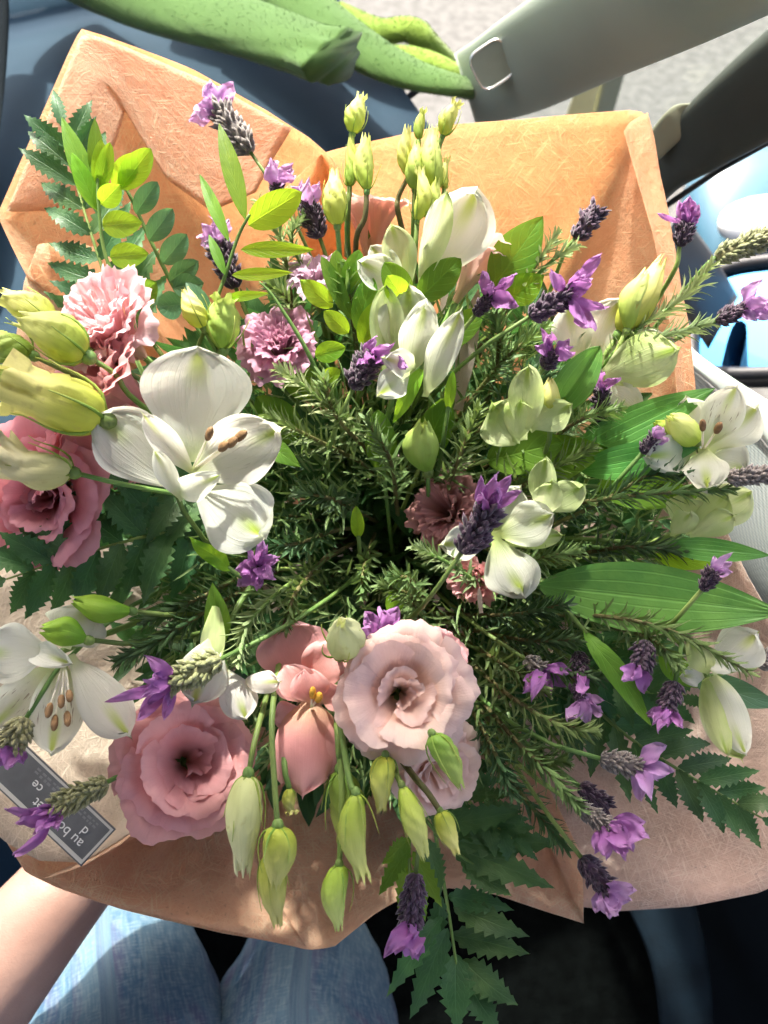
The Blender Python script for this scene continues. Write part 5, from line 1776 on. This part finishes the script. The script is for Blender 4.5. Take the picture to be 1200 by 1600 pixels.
sprig('leafy tuft in the bright middle under the upright lily', [(580, 600, .45), (555, 500, .415), (530, 430, .41)],
      [((520, 480, .408), (470, 438, .40), 34, dict(m='leaf_bright', ruf=.15)), ((530, 470, .408), (525, 390, .402), 30, dict(m='leaf_mid')), ((540, 460, .408), (562, 390, .40), 34, dict(m='leaf_mid')),
       ((550, 500, .408), (502, 400, .402), 26, dict(m='leaf_mid')), ((560, 520, .408), (580, 430, .40), 40, dict(m='leaf_mid')), ((545, 520, .408), (506, 486, .40), 30, dict(m='leaf_bright')),
       ((565, 540, .408), (590, 470, .40), 36, dict(m='leaf_bright'))], 5, mat='leaf_mid')

# ---- single leaves
LV = [
    ('large ribbed green leaf reaching to the right edge', (838, 915, .415), (1222, 958, .383), 112, 'leaf_ribbed', dict(prof='leaf', bend=.05, nv=16, fold=.04)),
    ('pointed green leaf standing beside the pale pink tube', (768, 452, .42), (848, 338, .405), 72, 'leaf_mid', dict(prof='leaf')),
    ('broad leaf under the small pale violet lavender', (790, 470, .418), (850, 430, .41), 50, 'leaf_bright', {}),
    ('dark glossy leaf crossing the foot of the upright lily', (652, 470, .398), (720, 404, .39), 50, 'leaf_mid', dict(prof='oval')),
    ('leaf left of the foot of the upright lily', (640, 470, .40), (600, 410, .392), 44, 'leaf_mid', dict(prof='oval')),
    ('bright leaf folded over the side facing lily', (632, 470, .398), (605, 430, .385), 40, 'leaf_bright', dict(prof='oval')),
    ('dark leaf right of the side facing lily', (690, 540, .42), (760, 478, .41), 46, 'leaf_mid', dict(prof='leaf')),
    ('narrow glowing leaf hanging under the side facing lily', (662, 572, .392), (612, 660, .398), 26, 'leaf_bright', dict(prof='leaf', wave=.2)),
    ('small glowing leaf tip in the dark right of the centre', (700, 640, .41), (708, 580, .40), 18, 'leaf_bright', dict(prof='oval')),
    ('long green leaf behind the round yellow green bud', (880, 720, .425), (1118, 606, .40), 66, 'leaf_ribbed', dict(prof='leaf')),
    ('green leaf arching under the tiny dark lavender', (905, 735, .42), (1092, 700, .395), 56, 'leaf_ribbed', dict(prof='leaf', bend=.15)),
    ('dark leaf under the sunlit white lily', (930, 760, .425), (1095, 775, .405), 60, 'leaf_mid', dict(prof='leaf')),
    ('glossy leaf with white glints below the fresh green petals', (1036, 852, .402), (1204, 868, .382), 38, 'leaf_ribbed', dict(prof='leaf', bend=.12)),
    ('second glossy leaf just beneath the glinting one', (1020, 868, .405), (1120, 884, .395), 30, 'leaf_bright', dict(prof='leaf')),
    ('folded ribbed leaf under the stubby lavender', (870, 640, .41), (938, 540, .39), 60, 'leaf_ribbed', dict(prof='oval', fold=.35)),
    ('dark pointed leaf under the folded ribbed one', (840, 620, .412), (925, 600, .40), 46, 'leaf_mid', dict(prof='leaf')),
    ('broad dim leaf right of the blurred bud', (760, 720, .43), (880, 690, .41), 70, 'leaf_mid', dict(prof='oval')),
    ('wide dark leaf below the pale cupped petals', (800, 730, .43), (950, 700, .41), 76, 'leaf_mid', dict(prof='leaf')),
    ('narrow dark leaf curving down over the brown wrap', (912, 985, .40), (1022, 1132, .38), 36, 'leaf_mid', dict(prof='leaf', wave=.25)),
    ('blue green leaf end behind the pale closed lily', (1080, 1060, .42), (1218, 1104, .40), 46, 'leaf_blue', dict(prof='leaf')),
    ('soft green leaf beside the long rosemary', (1030, 1020, .405), (1090, 1075, .395), 40, 'leaf_mid', dict(prof='leaf')),
    ('dark slim leaf right of the big white lily', (400, 680, .40), (470, 730, .395), 34, 'leaf_mid', dict(prof='leaf')),
    ('curled bright leaf below the big white lily', (360, 890, .40), (298, 838, .388), 30, 'leaf_bright', dict(prof='leaf', wave=.3)),
    ('pale green leaf standing behind the grey green lavender', (345, 1010, .40), (332, 910, .39), 40, 'leaf_mid', dict(prof='leaf')),
    ('green leaf behind the frilled bud under the big lily', (262, 735, .398), (245, 665, .392), 34, 'leaf_bright', dict(prof='leaf')),
    ('dim leaf in the hollow left of the blurred bud', (600, 740, .44), (590, 640, .425), 50, 'leaf_mid', dict(prof='oval')),
    ('dim leaf in the hollow under the side facing lily', (660, 720, .44), (700, 620, .42), 56, 'leaf_mid', dict(prof='oval')),
    ('dark leaf below the mauve frilled bloom', (470, 690, .44), (400, 620, .425), 60, 'leaf_mid', dict(prof='oval')),
    ('broad dark leaf behind the big lily', (500, 620, .445), (440, 560, .43), 60, 'leaf_mid', dict(prof='oval')),
    ('bright sliver of leaf above the dark centre', (560, 840, .43), (556, 790, .415), 22, 'leaf_bright', dict(prof='oval')),
    ('green blade below the coral ruffle', (610, 960, .43), (632, 900, .415), 30, 'leaf_mid', dict(prof='leaf')),
]
for i, (label, b, tip, w, mat, kw) in enumerate(LV):
    broadleaf(label, b, tip, w, mat, 50 + i, **kw)

# a long thin grass stem
gs_ = thing('grass_stem', 'long thin grass stem slanting left of the brown purple lavender', 'stem', P(520, 640, .41))
part('blade', tube(smoothpath([P(520, 640, .41), P(478, 545, .395), P(428, 465, .388), P(405, 440, .386)], 16), 0.0016, 0.0004, 6), 'stem_green', gs_, gs_)

# ---- ferns
fern('serrated fern before the tall orange wrap corner', [(205, 545, .44), (160, 420, .44), (120, 290, .445), (98, 200, .45)], 9, 130, 42, 1, ang=52, taper=.35)
fern('dark fern spreading left under the dark rose bloom', [(360, 810, .44), (240, 835, .415), (120, 868, .405), (10, 905, .40)], 9, 140, 56, 2, ang=66, taper=.45)
fern('dark fern leaflets under the big white lily', [(380, 780, .44), (280, 770, .42), (180, 770, .41)], 7, 120, 50, 3, ang=66, taper=.4)
fern('fern frond fanning over the brown wrap at the right', [(880, 1060, .43), (980, 1150, .415), (1090, 1220, .408), (1190, 1278, .402)], 9, 130, 44, 4, ang=50, taper=.45)
fern('small fern behind the hanging dark lavender', [(880, 1020, .43), (970, 1070, .412), (1060, 1090, .405)], 7, 100, 36, 5, ang=55, taper=.4)
fern('toothed fern hanging at the bottom before the black footwell', [(680, 1300, .44), (700, 1420, .425), (712, 1500, .418), (722, 1580, .415)], 0, 0, 0, 6, leaves=[
    ((708, 1418, .425), (826, 1462, .41), 50), ((705, 1460, .422), (830, 1488, .408), 52), ((712, 1490, .42), (714, 1612, .402), 66), ((722, 1500, .42), (808, 1572, .408), 56), ((728, 1530, .42), (778, 1612, .408), 54),
    ((700, 1450, .42), (640, 1592, .408), 52), ((692, 1430, .425), (602, 1560, .41), 42), ((700, 1400, .428), (800, 1420, .415), 44), ((690, 1400, .428), (672, 1500, .415), 36)], teeth=8)
fern('dark fern over the peach wrap corner', [(640, 1250, .44), (700, 1320, .425), (760, 1360, .418), (850, 1385, .412)], 0, 0, 0, 7, leaves=[
    ((700, 1320, .425), (868, 1386, .41), 60), ((690, 1305, .425), (880, 1318, .412), 62), ((720, 1345, .422), (800, 1400, .41), 46), ((680, 1290, .43), (820, 1270, .415), 50), ((668, 1310, .425), (690, 1400, .412), 40)], teeth=9)
fern('soft green fern left of the bottom lavender', [(640, 1290, .43), (640, 1360, .415), (650, 1420, .41)], 0, 0, 0, 8, mat='leaf_mid', leaves=[
    ((640, 1320, .42), (594, 1400, .408), 36), ((645, 1330, .42), (690, 1420, .408), 34), ((640, 1350, .42), (622, 1430, .405), 30), ((650, 1350, .418), (664, 1440, .404), 30), ((640, 1310, .42), (600, 1350, .41), 34)], teeth=7)
fern('fern in the shadow between the half hidden bloom and rosemary', [(680, 1180, .45), (740, 1260, .43), (800, 1310, .42)], 6, 90, 36, 9, ang=55, taper=.4)
fern('dark fern filling the lower right of the hollow', [(720, 1000, .47), (820, 1060, .44), (920, 1110, .425)], 8, 90, 36, 10, ang=55, taper=.4)
fern('dark fern filling the hollow left of the blush bloom', [(560, 900, .48), (470, 960, .45), (400, 1060, .43)], 8, 90, 36, 11, ang=55, taper=.4)
fern('dim fern below the mauve frilled bloom', [(580, 760, .48), (500, 700, .45), (420, 640, .44)], 8, 90, 36, 12, ang=55, taper=.4)
fern('dim fern behind the pale cupped petals', [(680, 740, .48), (760, 680, .45), (860, 640, .44)], 8, 90, 36, 13, ang=55, taper=.4)

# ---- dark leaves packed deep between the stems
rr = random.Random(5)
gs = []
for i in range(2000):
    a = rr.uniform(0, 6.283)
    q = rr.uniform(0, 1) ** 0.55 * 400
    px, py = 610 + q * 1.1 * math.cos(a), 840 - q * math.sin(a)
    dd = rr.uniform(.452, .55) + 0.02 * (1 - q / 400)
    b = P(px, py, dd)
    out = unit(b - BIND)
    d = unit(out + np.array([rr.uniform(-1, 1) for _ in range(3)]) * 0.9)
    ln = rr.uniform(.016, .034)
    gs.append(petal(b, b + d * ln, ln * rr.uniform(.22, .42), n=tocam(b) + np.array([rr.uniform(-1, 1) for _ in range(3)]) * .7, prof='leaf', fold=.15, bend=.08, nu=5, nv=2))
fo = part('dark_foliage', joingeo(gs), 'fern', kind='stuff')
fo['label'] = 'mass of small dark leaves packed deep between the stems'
gs = []
for i in range(3600):          # fine needle leaves a little higher up
    a = rr.uniform(0, 6.283)
    q = rr.uniform(.15, 1) ** 0.7 * 380
    px, py = 640 + q * 1.1 * math.cos(a), 850 - q * math.sin(a)
    b = P(px, py, rr.uniform(.422, .475))
    d = unit(unit(b - BIND) * 1.2 + np.array([rr.uniform(-1, 1) for _ in range(3)]) * 0.9)
    ln = rr.uniform(.010, .020)
    gs.append(petal(b, b + d * ln, rr.uniform(.0010, .0018), n=tocam(b) + np.array([rr.uniform(-1, 1) for _ in range(3)]) * .7, prof='strap', fold=.2, bend=.08, nu=4, nv=2, neck=.5))
fn_ = part('needle_foliage', joingeo(gs), 'needle', kind='stuff')
fn_['label'] = 'loose fine needle leaves filling the spaces between the flowers'

# ---- pale split straw behind the flowers
for i, (b, tip, w, lab) in enumerate([((690, 490, .43), (704, 402, .425), 12, 'narrow pale straw strip beside the pale pink tube'),
                                      ((712, 640, .44), (748, 450, .425), 30, 'wide straw coloured strip right of the side facing lily'),
                                      ((690, 740, .44), (738, 716, .43), 22, 'tan dry blade below the blurred green bud'),
                                      ((752, 958, .40), (748, 918, .395), 8, 'short cream sliver below the coral ruffle')]):
    o = part('dry_strip', petal(PP(b), PP(tip), W(w, tip[2]), prof='strap', nu=10, nv=4, neck=.8, fold=.1), 'paper_beige')
    tag(o, lab, 'straw')

# ---- slate card with chalk lettering
card = thing('slate_card', 'small slate coloured card with white lettering tucked in the lining paper', 'card', P(80, 1270, .42))
Dc = .418
c_r, c_b = P(181, 1296, Dc), P(130, 1357, Dc - .004)       # right and bottom corners
c_t = P(45, 1168, Dc)                                      # towards the upper left
ex = unit(c_t - c_r)                                       # reading direction
en = unit(tocam(c_r))
ey = orth(c_b - c_r, ex)                                   # up of the letters
if np.dot(np.cross(ex, ey), en) < 0:
    pass
nn = np.cross(ex, ey)
Lc, Hc = np.linalg.norm(c_t - c_r) * 1.35, np.linalg.norm(c_b - c_r)


def cardpt(u, v, h=0.0):
    return c_r + ex * u + ey * v + nn * h


def cbox(u0, u1, v0, v1, h0, h1):
    V = [cardpt(u, v, h) for h in (h0, h1) for u, v in ((u0, v0), (u1, v0), (u1, v1), (u0, v1))]
    return np.array(V), [(3, 2, 1, 0), (4, 5, 6, 7), (0, 1, 5, 4), (1, 2, 6, 5), (2, 3, 7, 6), (3, 0, 4, 7)], None


part('board', cbox(0, Lc, 0, Hc, -.0008, .0), 'chalkboard', card, card, smooth=False)
b0, bw = .0008, .0012
for q in ((b0, b0 + bw, b0, Hc - b0), (b0 + bw, Lc, b0, b0 + bw), (b0 + bw, Lc, Hc - b0 - 1.6 * bw, Hc - b0)):
    part('border_line', cbox(q[0], q[1], q[2], q[3], .0, .00022), 'card_frame', card, card, smooth=False)


def lettering(txt, u, v, size, mat):
    cu = bpy.data.curves.new('lettering', 'FONT')
    cu.body = txt
    cu.size = size
    cu.extrude = 0.0001
    tmp = bpy.data.objects.new('lettering', cu)
    link(tmp)
    bpy.context.view_layer.update()
    dg = bpy.context.evaluated_depsgraph_get()
    me = bpy.data.meshes.new_from_object(tmp.evaluated_get(dg))
    bpy.data.objects.remove(tmp)
    org = np.array(card.location)
    for vt in me.vertices:
        x_, y_, z_ = vt.co
        p = cardpt(u + x_, v + y_, .0003 + z_) - org
        vt.co = [float(q) for q in p]
    me.materials.clear()
    me.materials.append(MATS[mat])
    o = bpy.data.objects.new('lettering', me)
    link(o)
    o.parent = card
    return o


mm = Hc / 80.0
lettering('au bouquet', Lc * .09, Hc * .60, Hc * .30, 'chalk')
lettering('d', Lc * .115, Hc * .36, Hc * .28, 'chalk')
lettering('ce', Lc * .50, Hc * .36, Hc * .28, 'chalk')
rf_ = random.Random(4)
gs = []
for row, vv in enumerate((.16, .24)):
    u_ = .10
    while u_ < .62:
        ww = rf_.uniform(.012, .03)
        g = cbox(Lc * u_, Lc * (u_ + ww), Hc * vv, Hc * (vv + rf_.uniform(.03, .05)), .0, .0002)
        gs.append((g[0], g[1], [(0, 0)] * 8))
        u_ += ww + rf_.uniform(.008, .02)
part('fine_print', joingeo(gs), 'chalk_faint', card, card, smooth=False, kind='stuff')
